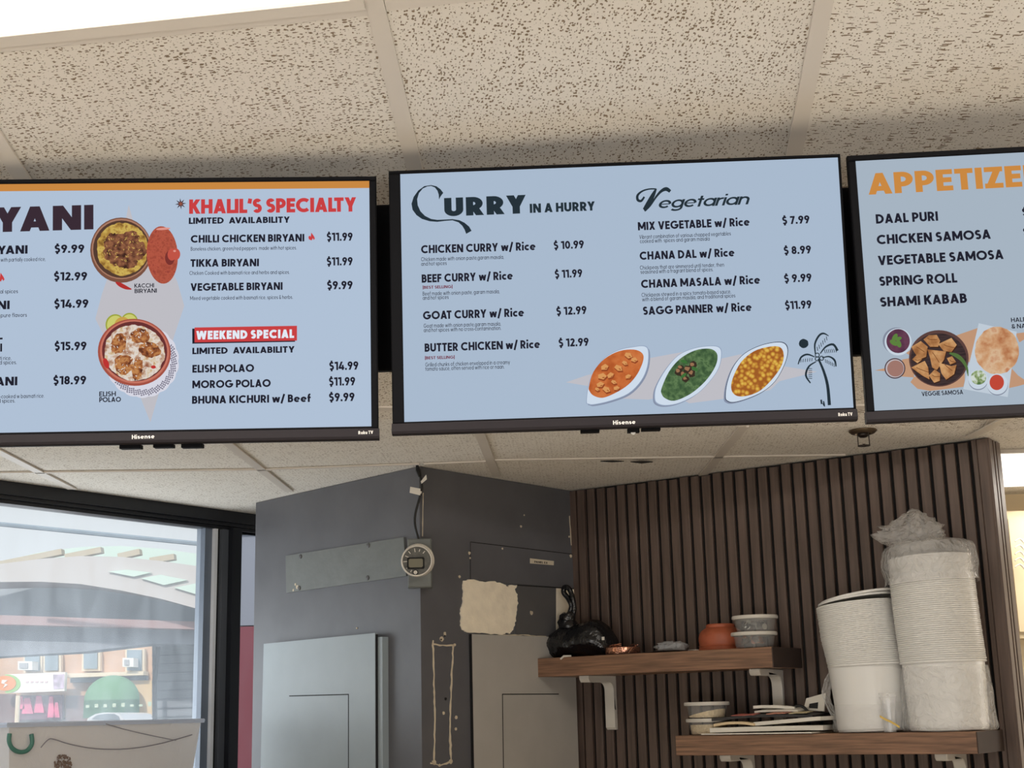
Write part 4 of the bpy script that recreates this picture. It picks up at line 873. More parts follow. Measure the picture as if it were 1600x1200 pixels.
pic(FT2, S2, 'food_picture', emis('topping_dark', rgb(58, 48, 38)), [ell(x+4, y+6, r*1.05, r, 0, 9, .2, x, C8_) for x, y, r in tp], 6); pic(FT2, S2, 'food_picture', emis('topping_brown', rgb(150, 112, 82)), [ell(x, y, r*.6, r*.55, 20, 7, .3, x, C8_) for x, y, r in tp], 7); pic(FT2, S2, 'food_picture', emis('leaf_green', rgb(62, 110, 56)), [ell(x, y, 20, 9, a, 10, .1, x, C8_) for x, y, a in ((622, 365, 20), (620, 440, -40), (680, 405, 30))], 8)
q = []
for pts in ([(1352, 350, 8), (1380, 415, 10), (1402, 495, 12), (1412, 602, 13)], [(1336, 325, 5), (1333, 270, 7), (1355, 225, 8), (1380, 212, 7), (1408, 226, 3)], [(1362, 322, 4), (1392, 285, 7), (1432, 272, 9), (1457, 306, 9)], [(1332, 340, 4), (1292, 326, 7), (1258, 342, 7), (1242, 380, 4)], [(1372, 345, 4), (1410, 338, 6), (1440, 358, 8), (1448, 392, 5)], [(1340, 365, 4), (1300, 392, 7), (1284, 440, 8), (1309, 482, 5)], [(1367, 572, 7), (1370, 596, 7)], [(1380, 580, 5), (1384, 604, 6), (1376, 592, 3)]): q += [[C8_(*p) for p in s] for s in line([(x_, y_, w_*1.35) for x_, y_, w_ in pts], 0)]
def barbs(p0, p1, n, dx, dy): return [line([(p0[0]+(p1[0]-p0[0])*k/n, p0[1]+(p1[1]-p0[1])*k/n), (p0[0]+(p1[0]-p0[0])*k/n+dx, p0[1]+(p1[1]-p0[1])*k/n+dy)], 3.5)[0] for k in range(n+1)]
for b in barbs((1345, 285), (1395, 228), 5, 4, 22)+barbs((1385, 300), (1445, 295), 6, 5, 20)+barbs((1258, 352), (1318, 345), 5, -2, 18)+barbs((1390, 352), (1436, 374), 5, 2, 20)+barbs((1298, 402), (1298, 455), 5, 20, 2): q.append([C8_(*p) for p in b])
for x, y in ((1346, 330), (1370, 347), (1346, 350)): q += [[C8_(*p) for p in s] for s in stroke(arc(x, y, 11, 11, 0, 360, 14), 5)]
q.append(ell(1272, 267, 26, 25, 0, 24, .03, 1, C8_))
pic(FT2, S2, 'palm_drawing', DKTEAL, q, 6, 'dark palm tree drawing with a dot of sun')

# --- right television: appetizer menu
T3, S3 = tv(FT3, 0, W2, -FT3.px(1348.5, 662)[1], (FT3.px(1337, 251)[0], W2-.012, FT3.px(1360, 642)[1], FT3.px(1337, 251)[1]), emis('screen_right', BG3), 'wall television at the right edge showing the appetizer menu')
put(FT3, S3, 'menu_heading', ORANGE, [('APPETIZERS', (1357, 304.3), (1664, 288), 34, dict(wt=.23, track=.07))])
put(FT3, S3, 'menu_text', INK, [(s, p, q_, 15, MD) for s, p, q_ in (('DAAL PURI', (1369, 349.6), (1466, 344.8)), ('CHICKEN SAMOSA', (1370.5, 382), (1548.5, 373)), ('VEGETABLE SAMOSA', (1372.3, 414.6), (1568.4, 404.6)), ('SPRING ROLL', (1374.3, 447), (1496, 441.4)), ('SHAMI KABAB', (1375.6, 479.5), (1511.3, 473)))])
put(FT3, S3, 'price_text', INK, [('$', (1597.5, 337), (1606, 336.6), 12, PR), ('$', (1599, 368), (1607.5, 367.6), 12, PR)])
put(FT3, S3, 'picture_caption', INK, [('VEGGIE SAMOSA', (1440.4, 619), (1505, 615.8), 6.8, dict(wt=.18)), ('HALEEM', (1580, 503.4), (1617, 501.5), 6.8, dict(wt=.17)), ('& NAAN', (1581, 513.5), (1617, 511.6), 6.8, dict(wt=.17))], 14)
E3 = lambda x, y: (1320+x*.2083, 470+y*.2083)
P3 = lambda name, m, polys, ly, lbl=None: pic(FT3, S3, name, m, polys, ly, lbl)
P3('star_shape', emis('menu_peach', rgb(190, 148, 118)), [[E3(*p) for p in s] for s in ([(225, 522), (300, 506), (300, 528)], [(430, 440), (520, 425), (520, 575), (425, 568)], [(460, 392), (520, 350), (520, 430)], [(492, 610), (520, 570), (700, 560), (900, 540), (900, 600), (890, 645), (760, 662), (640, 676), (545, 660)], [(820, 265), (1000, 203), (940, 470), (880, 400)], [(1230, 655), (1250, 505), (1300, 560), (1344, 590), (1440, 600), (1300, 640)], [(1280, 245), (1450, 225), (1310, 312)])], 1)
P3('cup_picture', emis('cup_shadow', rgb(132, 140, 158)), [ell(388, 300, 104, 100, f=E3)], 2); P3('cup_picture', emis('cup_white', rgb(198, 210, 222)), [ell(400, 308, 101, 102, f=E3)], 3)
P3('cup_picture', emis_tex('chutney_purple', [(.35, rgb(84, 50, 70)), (.55, rgb(102, 62, 82)), (.7, rgb(92, 52, 68))], 60), [ell(400, 302, 88, 90, f=E3)], 4, 'cup of purple chutney with green leaves')
P3('cup_picture', emis('mint_green', rgb(92, 128, 62)), [ell(375, 275, 32, 17, -60, 16, 0, 0, E3), ell(368, 315, 34, 18, 30, 16, 0, 0, E3), ell(405, 322, 30, 18, 70, 16, 0, 0, E3), ell(402, 285, 26, 14, -20, 16, 0, 0, E3)], 5)
P3('cup_picture', emis('cup_dark_rim', rgb(72, 52, 58)), [ell(376, 507, 78, 77, f=E3)], 2); P3('cup_picture', emis('cup_light_rim', rgb(186, 178, 182)), [ell(376, 507, 70, 69, f=E3)], 3); P3('cup_picture', emis('sauce_pink', rgb(158, 118, 108)), [ell(380, 508, 62, 61, f=E3)], 4, 'cup of pink sauce')
P3('plate_picture', emis('plate_edge', rgb(92, 66, 62)), [ell(705, 432, 224, 212, 0, 48, 0, 0, E3)], 3, 'round dark plate of samosas'); P3('plate_picture', emis_tex('plate_wood', [(.35, rgb(50, 40, 42)), (.6, rgb(66, 52, 52))], 40, 'noise', (1, 1, 8)), [ell(703, 440, 210, 196, 0, 48, 0, 0, E3)], 4)
sam = emis_tex('samosa_pastry', [(.34, rgb(146, 96, 58)), (.5, rgb(180, 128, 82)), (.66, rgb(206, 160, 110))], 55)
sp_ = [[(590, 290), (630, 258), (690, 256), (715, 300), (700, 345), (640, 345)], [(700, 325), (800, 278), (840, 330), (800, 385), (740, 375)], [(500, 345), (570, 302), (622, 345), (610, 420), (560, 440), (520, 385)], [(620, 365), (760, 380), (745, 440), (690, 520), (655, 500), (640, 430)], [(498, 500), (600, 450), (625, 500), (635, 590), (580, 560)], [(705, 465), (800, 490), (838, 480), (820, 550), (760, 592), (725, 545)], [(630, 560), (675, 515), (715, 545), (712, 600), (670, 615)], [(505, 440), (540, 405), (580, 440), (545, 468)], [(765, 430), (805, 415), (835, 460), (790, 478)]]
P3('food_picture', emis('samosa_shade', rgb(60, 36, 26)), [[E3(x+5, y+8) for x, y in s] for s in sp_], 5); P3('food_picture', sam, [[E3(*p) for p in s] for s in sp_], 6)
P3('food_picture', emis('samosa_fold', rgb(122, 76, 44)), [[E3(*p) for p in g_] for s in sp_ for g_ in line([((s[0][0]*.7+s[2][0]*.3), (s[0][1]*.7+s[2][1]*.3)), ((s[0][0]*.35+s[-1][0]*.25+s[2][0]*.4), (s[0][1]*.35+s[-1][1]*.25+s[2][1]*.4)), ((s[2][0]*.6+s[-2][0]*.4), (s[2][1]*.6+s[-2][1]*.4))], 5)], 7)
P3('food_picture', emis('pepper_green', rgb(84, 112, 62)), [[E3(*p) for p in g_] for g_ in line([(785, 392, 12), (840, 412, 30), (885, 450, 26), (915, 505, 18), (925, 565, 5)], 0)], 8)
P3('paper_picture', emis('paper_white', rgb(190, 202, 214)), [[E3(*p) for p in ((1005, 168), (1290, 232), (1222, 722), (888, 662))]], 2)
par = emis_tex('paratha_bread', [(.32, rgb(174, 110, 72)), (.45, rgb(200, 152, 112)), (.58, rgb(212, 180, 146)), (.72, rgb(190, 128, 92))], 48)
P3('food_picture', par, [ell(1142, 374, 166, 178, 0, 40, .02, 3, E3)], 3, 'round flaky flatbread')
P3('cup_picture', emis('cup_shadow', rgb(132, 140, 158)), [ell(1000, 600, 72, 70, f=E3), ell(1146, 632, 78, 78, f=E3)], 4); P3('cup_picture', emis('cup_white', rgb(198, 210, 222)), [ell(1000, 590, 72, 72, f=E3), ell(1144, 624, 78, 78, f=E3)], 5)
P3('cup_picture', emis_tex('raita_green', [(.4, rgb(206, 214, 206)), (.52, rgb(150, 168, 120)), (.62, rgb(84, 112, 66))], 120), [ell(1003, 575, 58, 54, f=E3)], 6, 'cup of white yogurt with green herbs'); P3('cup_picture', emis('sauce_red', rgb(190, 72, 56)), [ell(1140, 612, 54, 58, f=E3)], 6, 'cup of red sauce')

# lettering and sensors on the television rims
def rim_text(fr, t, s, p0, p1, cap, wt=.2):
    m = MB(); write(m, fr, s, p0, p1, cap, wt, .0032, .12); m.flat = True; return m.build('brand_lettering', M_logo, t)
rim_text(FT1, T1, 'Hisense', (206, 686), (241.5, 684.8), 6.2); rim_text(FT1, T1, 'Roku TV', (560, 678.6), (583, 677.8), 5)
rim_text(FT2, T2, 'Hisense', (958, 663.6), (993, 662.2), 6.2); rim_text(FT2, T2, 'Roku TV', (1310, 650.3), (1332, 649.4), 5)
def under(fr, t, hh, x0, x1, y, name, hgt=.006):
    a0, a1 = fr.px(x0, y)[0], fr.px(x1, y)[0]; MB().box(fr, a0, a1, -hh-hgt, -hh+.0005, -.034, -.010, .001).build(name, M_bezel, t)
h1 = -FT1.px(592, 687)[1]
for x0, x1 in ((184, 217), (281, 314)): under(FT1, T1, h1, x0, x1, 698, 'stand_socket')
under(FT1, T1, h1, 237, 268, 698, 'remote_sensor', .005)
for x0, x1 in ((907, 937), (1003, 1033)): under(FT2, T2, H2, x0, x1, 672, 'stand_socket', .004)
under(FT2, T2, H2, 981, 1000, 672, 'remote_sensor', .006)
m = MB().lathe(FT2.p(FT2.px(990, 672)[0], -H2-.006, -.02), [(.004, .0), (.004, .004), (0, .004)], 12, FT2.n); m.build('sensor_lens', M_logo, T2)

# black board behind the televisions, hung from the sloped ceiling
by0, by1 = FT2.px(602, 580, -.11)[1], FT2.px(602, 322, -.11)[1]
bd_ = thing('mounting_board', FT2.p(W2/2, by0, -.11), 'long black board hanging behind the row of televisions', 'board')
MB().box(FT2, -.62, W2+.62, by0, by1, -.125, -.0985, .003).build('board', M_bezel, bd_)
for a in (-.35, W2*.5, W2+.35):                         # slanting poles up to the ceiling behind
    p = FT2.p(a, by1-.06, -.1275); d_ = Vector((0, .5, .16)).normalized(); r_ = (FC.o-p).dot(FC.n)/d_.dot(FC.n)
    MB().tube([p, p+d_*(r_-.003)], .011, 10).build('hanger_pole', M_bezel, bd_, True)

# ---------------------------------------------------------------- sprinkler in the level ceiling
sc_ = at_z(1348, 672, H); k = (sc_-EYE).length/FPX
sk = thing('fire_sprinkler', sc_, 'small bronze fire sprinkler hanging from the ceiling under the gap between the televisions', 'sprinkler')
M_br = mat('aged_bronze', rgb(92, 76, 58), .35, metal=.7)
MB().lathe(sc_, [(21*k, -.0005), (21*k, -.004), (17*k, -.010), (13*k, -.011), (12*k, -.006), (0, -.006)], 32).build('escutcheon', M_br, sk, True)
MB().lathe(sc_, [(8*k, -.006), (8*k, -.016), (5*k, -.020), (0, -.020)], 20).build('body', mat('dark_bronze', rgb(46, 38, 32), .4, metal=.6), sk, True)
for s in (-1, 1): MB().tube([sc_+Vector((s*8.5*k, 0, -.012)), sc_+Vector((s*8.5*k, 0, -.042))], .0014, 6).build('frame_arm', MATS['dark_bronze'], sk)
MB().lathe(sc_, [(9.5*k, -.042), (9.5*k, -.0435), (3*k, -.0435), (2*k, -.038), (0, -.038)], 20).build('deflector', MATS['dark_bronze'], sk, True)
# ---------------------------------------------------------------- shelves
def sa(x, y, c): return FS.px(x, y, c)[0]
SH1, SH2, D1, D2 = 1.919, 1.680, .20, .225
def shelf(al, ar, z0, z1, d, label, brs, cap):
    t = thing('wall_shelf', FS.p((al+ar)/2, z0, 0), label, 'shelf')
    MB().box(FS, al, ar-.003, z0, z1, .0005, d, .0012).build('board', M_wood, t)
    tag(MB().box(FS, ar-.003, ar, z0+.0006, z1-.0006, .0012, d-.0006).build('shaded_end', M_wood_end, t), 'right end coloured darker for its shade')
    if cap: tag(MB().box(FS, al-.004, al, z0+.012, z1-.022, d-.03, d-.004).build('end_clip', M_white_pl, t), 'small white clip on the left end')
    for (ac, reach, drop) in brs:
        wv = .017; th = .017; R = .026; prof = [(reach, z0-.0006), (reach, z0-.010), (reach-.008, z0-th-.003)]
        prof += [(th+R*1-R*math.sin(PI/2*k/6)*1.0+0, z0-th-.003-R+R*math.cos(PI/2*k/6)) for k in range(7)]
        prof += [(th, z0-drop+.008), (th-.008, z0-drop), (.0008, z0-drop), (.0008, z0-.0006)]
        m = MB(); n = len(prof)
        i = len(m.v); m.v += [FS.p(ac-wv, z, c) for c, z in prof]+[FS.p(ac+wv, z, c) for c, z in prof]
        for tt in tessellate_polygon([[Vector((c, z, 0)) for c, z in prof]]): m.f += [tuple(i+q for q in tt), tuple(i+n+q for q in reversed(tt))]
        for q in range(n): m.f.append((i+q, i+(q+1) % n, i+n+(q+1) % n, i+n+q))
        o = m.build('bracket', M_white_pl, t, 30)
        bv = o.modifiers.new('bevel', 'BEVEL'); bv.width = .003; bv.segments = 2; bv.limit_method = 'ANGLE'
    return t
aL1 = sa(822, 1040, D1); aR1 = sa(1207.5, 1020, D1)
aL2 = sa(1055.5, 1160, D2); aR2 = sa(1528, 1160, D2)
print('shelf along', aL1, aR1, aL2, aR2)
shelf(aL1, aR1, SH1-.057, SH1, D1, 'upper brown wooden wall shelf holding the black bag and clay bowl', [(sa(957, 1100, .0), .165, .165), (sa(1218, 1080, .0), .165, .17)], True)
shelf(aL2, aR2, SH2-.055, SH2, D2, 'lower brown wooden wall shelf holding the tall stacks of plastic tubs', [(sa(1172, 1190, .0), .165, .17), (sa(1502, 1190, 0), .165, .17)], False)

# ---------------------------------------------------------------- black plastic bag
M_bag = mat('black_bin_plastic', rgb(16, 17, 21), .22, spec=.7, bump=.9, bscale=42)
bg = thing('plastic_bag', FS.p(sa(905, 1015, .1), SH1, .1), 'black knotted plastic bag at the left end of the upper shelf', 'bag')
prof = [(835, .008), (840, .016), (850, .026), (862, .036), (876, .045), (888, .052), (900, .050), (915, .052), (930, .054), (942, .050), (951, .041), (958, .025), (961, .005)]
m = MB(); rings = []
P = catmull([(x, r) for x, r in prof], 3)
for i, (x, r) in enumerate(P):
    a = sa(x, 1000, .1); rg = []
    for j in range(30):
        th = 2*PI*j/30; cr = 1+.20*noise.noise(Vector((math.cos(th)*2.2+i*.17, math.sin(th)*2.2, i*.14)))+.14*abs(noise.noise(Vector((math.cos(th)*5, math.sin(th)*5+i*.35, 3.3))))
        z = SH1+r*.98+math.sin(th)*r*cr*(1.05 if math.sin(th) > 0 else .96); z = max(z, SH1+.0012)
        rg.append(FS.p(a+.004*noise.noise(Vector((i*.4, j*.4, 1))), z, .1+math.cos(th)*min(r*1.25, .075)*cr))
    rings.append(rg)
m.loft(rings); m.build('bag_body', M_bag, bg, 180)
m = MB(); m.tube(catmull([tuple(v) for v in (FS.p(sa(893, 990, .1), SH1+.062, .10), FS.p(sa(889, 970, .1), SH1+.098, .105), FS.p(sa(887, 960, .1), SH1+.118, .105), FS.p(sa(891, 950, .1), SH1+.128, .105), FS.p(sa(893, 944, .1), SH1+.142, .1))], 4), [.034, .034, .033, .032, .031, .030, .029, .029, .029, .028, .026, .024, .021, .018, .015, .013, .012], 10)
for v in m.v: v += Vector((noise.noise(v*60), noise.noise(v*60+Vector((5, 0, 0))), 0))*.007
m.build('knot', M_bag, bg, 180)
m = MB(); hp = [(890, 958), (893, 946), (887, 934), (881, 926), (882, 918), (889, 920), (894, 932), (897, 950), (895, 962)]
m.tube(catmull([tuple(FS.p(*FS.px(x, y, .1), .1)) for x, y in hp], 4), .0085, 8); m.build('handle_loop', M_bag, bg, 180)
m = MB(); a, b = FS.px(941, 998, .165); m.box(FS, a-.005, a+.004, b-.004, b+.006, .158, .160); tag(m.build('paper_scrap', MATS['tag_paper'], bg), 'tiny white scrap')

# roll of shiny film, clear wrap, flat sheet, scraps
M_foil = mat('iridescent_film', rgb(206, 150, 124), .18, metal=.85, bump=.6, bscale=50)
c0 = FS.p(sa(973, 1015, .12), SH1+.0024, .12)
rl = thing('film_roll', c0, 'shiny copper-pink roll of film lying between the black bag and the clear wrap', 'roll')
MB().lathe(c0, [(.036, .0), (.052, 0), (.054, .004), (.0535, .020), (.050, .0225), (.036, .0225), (.035, .0)], 40).build('roll', M_foil, rl, True)
m = MB()
for k, (r, h) in enumerate(((.040, .026), (.046, .024))): m.tube([c0+Vector((r*math.cos(PI*2*j/40), r*math.sin(PI*2*j/40), h+.005*math.sin(j*.5+k))) for j in range(30)], .0016, 6)
m.build('loose_strand', M_foil, rl, True)
m = MB(); a0, a1 = sa(936, 1020, .16), sa(1092, 1015, .14); rg = []
n = 16
for i in range(n+1):
    a = a0+(a1-a0)*i/n; rg.append([FS.p(a, SH1+.0008+.004*max(0, math.sin((i-8)/8*PI))*(i > 8), .03), FS.p(a, SH1+.0008+.004*max(0, math.sin((i-8)/8*PI))*(i > 8), .19), FS.p(a, SH1+.0018+.004*max(0, math.sin((i-8)/8*PI))*(i > 8), .19), FS.p(a, SH1+.0018+.004*max(0, math.sin((i-8)/8*PI))*(i > 8), .03)])
m.loft(rg); tag(m.build('flat_sheet', mat('dark_card', rgb(58, 46, 44), .5)), 'thin dark sheet lying under the film roll on the upper shelf', 'sheet')
M_clear = film('clear_crinkled_film', (.92, .93, .95, 1), .45, .10, .9, 60)
m = MB(); m.blob(FS.p(sa(1050, 1005, .12), SH1+.017, .12), .044, .03, .015, 26, 14, .35, 2.5, 4, .5); tag(m.build('clear_wrap', M_clear, None, 180), 'crumpled clear wrap lying between the film roll and the clay bowl', 'wrap')
m = MB(); p = FS.p(sa(1083, 1010, .13), SH1, .13); fr_ = Fr(p, FS.u+FS.n*.3, Z1); m.box(fr_, -.016, .016, .0008, .006, -.008, .008, .001); tag(m.build('paper_scrap', MATS['tag_paper']), 'small white scrap beside the clay bowl', 'scrap')
m = MB(); m.tube([FS.p(sa(x, y, .19), z, c) for x, y, z, c in ((880, 1030, SH1-.006, .2055), (884, 1026, SH1+.003, .201), (891, 1023, SH1+.003, .185))], .0032, 8); tag(m.build('white_peg', M_white_pl, None, True), 'small white peg sticking out under the black bag', 'peg')

# upturned clay bowl
M_clay = mat('terracotta', rgb(168, 88, 58), .5, var=.12, vscale=25, bump=.15, bscale=50)
cb_ = FS.p(sa(1127, 1005, .075), SH1, .075)
m = MB(); prof = [(.068, .0005), (.070, .003), (.0665, .009), (.0655, .012), (.067, .015), (.0648, .019), (.0655, .023), (.0665, .038), (.064, .050), (.057, .060), (.048, .066), (.043, .069), (.043, .076), (.040, .079), (.0, .078)]
m.lathe(cb_, prof, 48); tag(m.build('clay_bowl', M_clay, None, 30), 'upturned terracotta clay bowl on the upper shelf', 'bowl')

# lidded tubs
M_tub = film('clear_tub_plastic', (.92, .92, .9, 1), .17, .25, .15, 20)
M_lid = mat('milky_lid', rgb(206, 200, 190), .4)
def deli(c, label, tilt=0):
    t = thing('lidded_tub', c, label, 'tub')
    MB().lathe(c, [(0, .001), (.051, .001), (.053, .003), (.0595, .038), (.062, .0385)], 40).build('tub_body', M_tub, t, 30)
    MB().lathe(c, [(.0600, .036), (.0655, .036), (.0665, .038), (.0665, .043), (.065, .046), (.058, .0462), (.056, .044), (0, .044)], 40).build('lid', M_lid, t, 30)
    return t
c1 = FS.p(sa(1179, 1005, .137), SH1, .137); c2 = FS.p(sa(1180.5, 985, .135), SH1+.0468, .135)
deli(c1, 'clear lidded tub of copper coins, bottom one beside the clay bowl'); deli(c2, 'clear lidded tub of silver coins, on top of the one with copper coins')
def coins(c, n, cols, group, label, seed, hi):
    rnd = random.Random(seed); proto = {}
    for i in range(n):
        k = rnd.choice(range(len(cols)))
        if k not in proto:
            o = MB().lathe((0, 0, 0), [(0, -.0007), (.0085, -.0007), (.009, 0), (.0085, .0007), (0, .0007)], 18).build('coin', mat('coin_metal_'+str(cols[k]).replace(', ', '_')[1:-1], rgb(*cols[k]), .35, metal=.6), None, True, (0, 0, 0)); proto[k] = o
        else:
            o = proto[k].copy(); COL.objects.link(o)
        ang = rnd.uniform(-1.45, 1.45); d = (FS.n*math.cos(ang)+FS.u*math.sin(ang)); rad = rnd.uniform(.026, .038)
        o.location = c+d*rad+Z1*rnd.uniform(.013, hi); nn = (d*rnd.uniform(.4, 1)+Z1*rnd.uniform(-.2, 1)+FS.u*rnd.uniform(-.5, .5)).normalized()
        o.rotation_euler = nn.to_track_quat('Z', 'Y').to_euler(); tag(o, label, 'coin', group)
coins(c1, 26, [(196, 128, 96), (150, 100, 76), (84, 62, 52), (110, 98, 90)], 'coins in the lower clear tub', 'coin in the lower of the two clear tubs beside the clay bowl', 3, .030)
coins(c2, 26, [(176, 172, 160), (120, 118, 112), (70, 66, 62)], 'coins in the upper clear tub', 'coin in the upper of the two clear tubs beside the clay bowl', 8, .028)
c3 = FS.p(sa(1108, 1140, .13), SH2, .13); c4 = FS.p(sa(1105, 1115, .128), SH2+.0468, .128)
deli(c3, 'clear lidded tub full of grain, bottom one beside the mail pile'); deli(c4, 'clear lidded tub half full of grain, upper one beside the mail pile')
M_rice = mat('pale_grain', rgb(222, 200, 158), .8, var=.15, vscale=160, bump=.6, bscale=260)
for c, h0, h1, lb in ((c3, .028, .030, 'pale grain filling the bottom tub beside the mail'), (c4, .004, .026, 'pale grain heaped to one side in the upper tub beside the mail')):
    m = MB(); rg = []
    for z, r in ((.0025, .0495), (.5, .052), (1, .0535)):
        rg.append([c+Vector((r*math.cos(2*PI*j/32), r*math.sin(2*PI*j/32), (z if z < .1 else (h0+(h1-h0)*(.5+.5*(Vector((math.cos(2*PI*j/32), math.sin(2*PI*j/32), 0)).dot(FS.u))))*z))) for j in range(32)])
    m.loft(rg); tag(m.build('grain', M_rice, None, 30), lb, 'grain', None, 'stuff')

# ---------------------------------------------------------------- pile of mail
M_paper = mat('white_paper', rgb(222, 216, 204), .7, var=.04, vscale=20)
M_paper2 = mat('cream_paper', rgb(220, 196, 158), .7); M_mag = mat('dark_magazine_cover', rgb(42, 40, 42), .4, var=.3, vscale=22)
def sheet(name, x0, x1, c0, c1, z, th, m, label, cat, rot=0, curl=0, lift=0, skew=0, seed=1):
    xm = (x0+x1)/2; a0, a1 = sa(x0, 1150, (c0+c1)/2), sa(x1, 1150, (c0+c1)/2); ac, cc_ = (a0+a1)/2, (c0+c1)/2; rg = []
    n = 10
    for i in range(n+1):
        u = i/n; row = []
        for j, cz in ((0, c0), (1, c1)):
            da, dc = a0+(a1-a0)*u-ac, cz-cc_; da, dc = da*math.cos(rot)-dc*math.sin(rot), da*math.sin(rot)+dc*math.cos(rot)
            zz = z+curl*math.sin(PI*u)+lift*u+skew*(1-j)+.0012*noise.noise(Vector((u*3+seed, j*2, seed)))
            row.append((ac+da, zz, cc_+dc))
        rg.append([FS.p(*row[0]), FS.p(*row[1]), FS.p(row[1][0], row[1][1]+th, row[1][2]), FS.p(row[0][0], row[0][1]+th, row[0][2])])
    mb = MB().loft(rg); return tag(mb.build(name, m), label, cat)
mg = 'mail pile'
sheet('envelope', 1112, 1286, .10, .232, SH2+.0016, .003, M_paper, 'white envelope at the bottom of the mail pile, poking out over the shelf edge', 'envelope', .03, 0, 0, 0, 1)
sheet('envelope', 1126, 1298, .07, .20, SH2+.0066, .013, M_paper, 'thick white envelope lying second from the bottom of the mail pile', 'envelope', -.05, .001, .002, 0, 2)
sheet('envelope', 1126, 1190, .12, .20, SH2+.0235, .007, M_paper2, 'cream folded paper at the left of the mail pile', 'paper', .04, .006, 0, 0, 3)
sheet('envelope', 1192, 1302, .09, .205, SH2+.0235, .010, M_paper, 'white envelope at the right side of the mail pile under the magazine', 'envelope', .10, 0, .012, 0, 4)
mz = sheet('magazine', 1130, 1285, .05, .185, SH2+.0385, .007, M_mag, 'dark printed magazine lying in the middle of the mail pile', 'magazine', -.03, .006, .004, .006, 5)
for x0, x1, col_, nm, lb, dz in ((1150, 1185, rgb(196, 110, 96), 'leaflet', 'small red leaflet on the left of the dark magazine', .006), (1205, 1235, rgb(204, 136, 112), 'leaflet', 'small pink leaflet in the middle of the dark magazine', .0085), (1240, 1268, rgb(206, 190, 150), 'leaflet', 'small cream leaflet on the right of the dark magazine', .0088)):
    sheet(nm, x0, x1, .14, .188, SH2+.0455+dz, .0015, mat('leaflet_'+str(x0), col_, .5), lb, 'leaflet', 0, 0, .001, .004, x0)
sheet('envelope', 1192, 1262, .06, .15, SH2+.0585, .005, M_paper, 'white slim envelope lying across the dark magazine', 'envelope', .06, .002, .0, .008, 7)
sheet('envelope', 1185, 1248, .09, .135, SH2+.0705, .008, M_paper, 'white rolled envelope on top of the mail pile', 'envelope', -.05, .003, -.006, 0, 8)
aa = sa(1272, 1120, .09); fr_ = Fr(FS.p(aa, SH2+.060, .085), FS.u+FS.n*.15, Z1+FS.n*(-.25)+FS.u*.06)
lf = thing('leaflet', fr_.p(0, 0), 'white leaflet with a black print, propped upright at the right of the mail pile', 'leaflet')
MB().prism(fr_, [(-.035, .003), (.032, -.002), (.034, .050), (-.028, .036)], -.002, .002).build('paper', M_paper, lf)
MB().prism(fr_, [(-.018, .008), (.012, .006), (.012, .024), (-.016, .020)], .002, .0026).build('print', mat('black_print', rgb(30, 30, 32), .6), lf)
m = MB(); p = [FS.p(*FS.px(x, y, .12), .12) for x, y in ((1236, 1109), (1242, 1104), (1250, 1103), (1257, 1106), (1262, 1112))]
m.tube(catmull([tuple(v) for v in p], 4), .0042, 8); tag(m.build('black_clip', mat('black_plastic', rgb(22, 22, 24), .35), None, True), 'black plastic clip lying on the mail pile beside the propped leaflet', 'clip')

# ---------------------------------------------------------------- stacks of plastic tubs
def tubmat(name, col_):
    m, nt, N, L, P = nodes(name); P.inputs['Base Color'].default_value = col_; P.inputs['Roughness'].default_value = .28
    P.inputs['Subsurface Weight'].default_value = .0; P.inputs['Specular IOR Level'].default_value = .5
    tl = N.new('ShaderNodeBsdfTranslucent'); tl.inputs[0].default_value = col_; mx = N.new('ShaderNodeMixShader'); mx.inputs[0].default_value = .15
    L.new(P.outputs[0], mx.inputs[1]); L.new(tl.outputs[0], mx.inputs[2]); L.new(mx.outputs[0], N['Material Output'].inputs[0]); return m
M_tubw = tubmat('milky_white_plastic', rgb(244, 242, 238))
def tub_mesh(r, h, rb, ribs=False):
    prof = [(0, .0008), (rb, .0008), (rb+.002, .003)]
    if ribs:
        n = 26
        for k in range(1, n): z = h*(k/n); rr = rb+(r-.006-rb)*k/n; prof += [(rr, z-.0022), (rr+.0009, z-.0010), (rr+.0009, z+.0004), (rr, z+.0016)]
    prof += [(r-.005, h-.006), (r, h-.0052), (r+.001, h-.003), (r, h-.0008), (r-.004, h), (r-.006, h-.003)]
    return MB().lathe((0, 0, 0), prof, 56)
def axis_pts(pb, pt, c):
    a, z = FS.px(*pb, c); b, z2 = FS.px(*pt, c); return FS.p(a, SH2, c), FS.p(b, z2, c)
def stack(pb, pt, c, r, rb, hb, pitch, n, lbl0, lbl, grp):
    b, t = axis_pts(pb, pt, c); b = b+Z1*.0008
    ax = (t-b).normalized(); lean = Vector((ax.x, ax.y, 0)); lean = lean-lean.dot(FS.n)*FS.n
    base = tub_mesh(r, hb, rb, True).build('plastic_tub', M_tubw, None, 25, (0, 0, 0)); base.location = b+Z1*.001; tag(base, lbl0, 'tub', grp)
    base.rotation_euler = (Z1+lean*.25).normalized().to_track_quat('Z', 'Y').to_euler()
    proto = None; p = Vector(base.location); tot = n*pitch
    for k in range(1, n+1):
        if proto is None: proto = tub_mesh(r, hb*.98, rb+.0012).build('plastic_tub', M_tubw, None, 25, (0, 0, 0)); o = proto
        else: o = proto.copy(); COL.objects.link(o)
        f = .25+.75*min(1, k/(n*.5)); d = (Z1+lean*f).normalized(); p = p+d*pitch
        o.location = p+FS.u*random.Random(k).uniform(-.0006, .0006); o.rotation_euler = (Z1+lean*f).normalized().to_track_quat('Z', 'Y').to_euler(); tag(o, lbl, 'tub', grp)
    return p, (Z1+lean).normalized(), hb
random.seed(2)
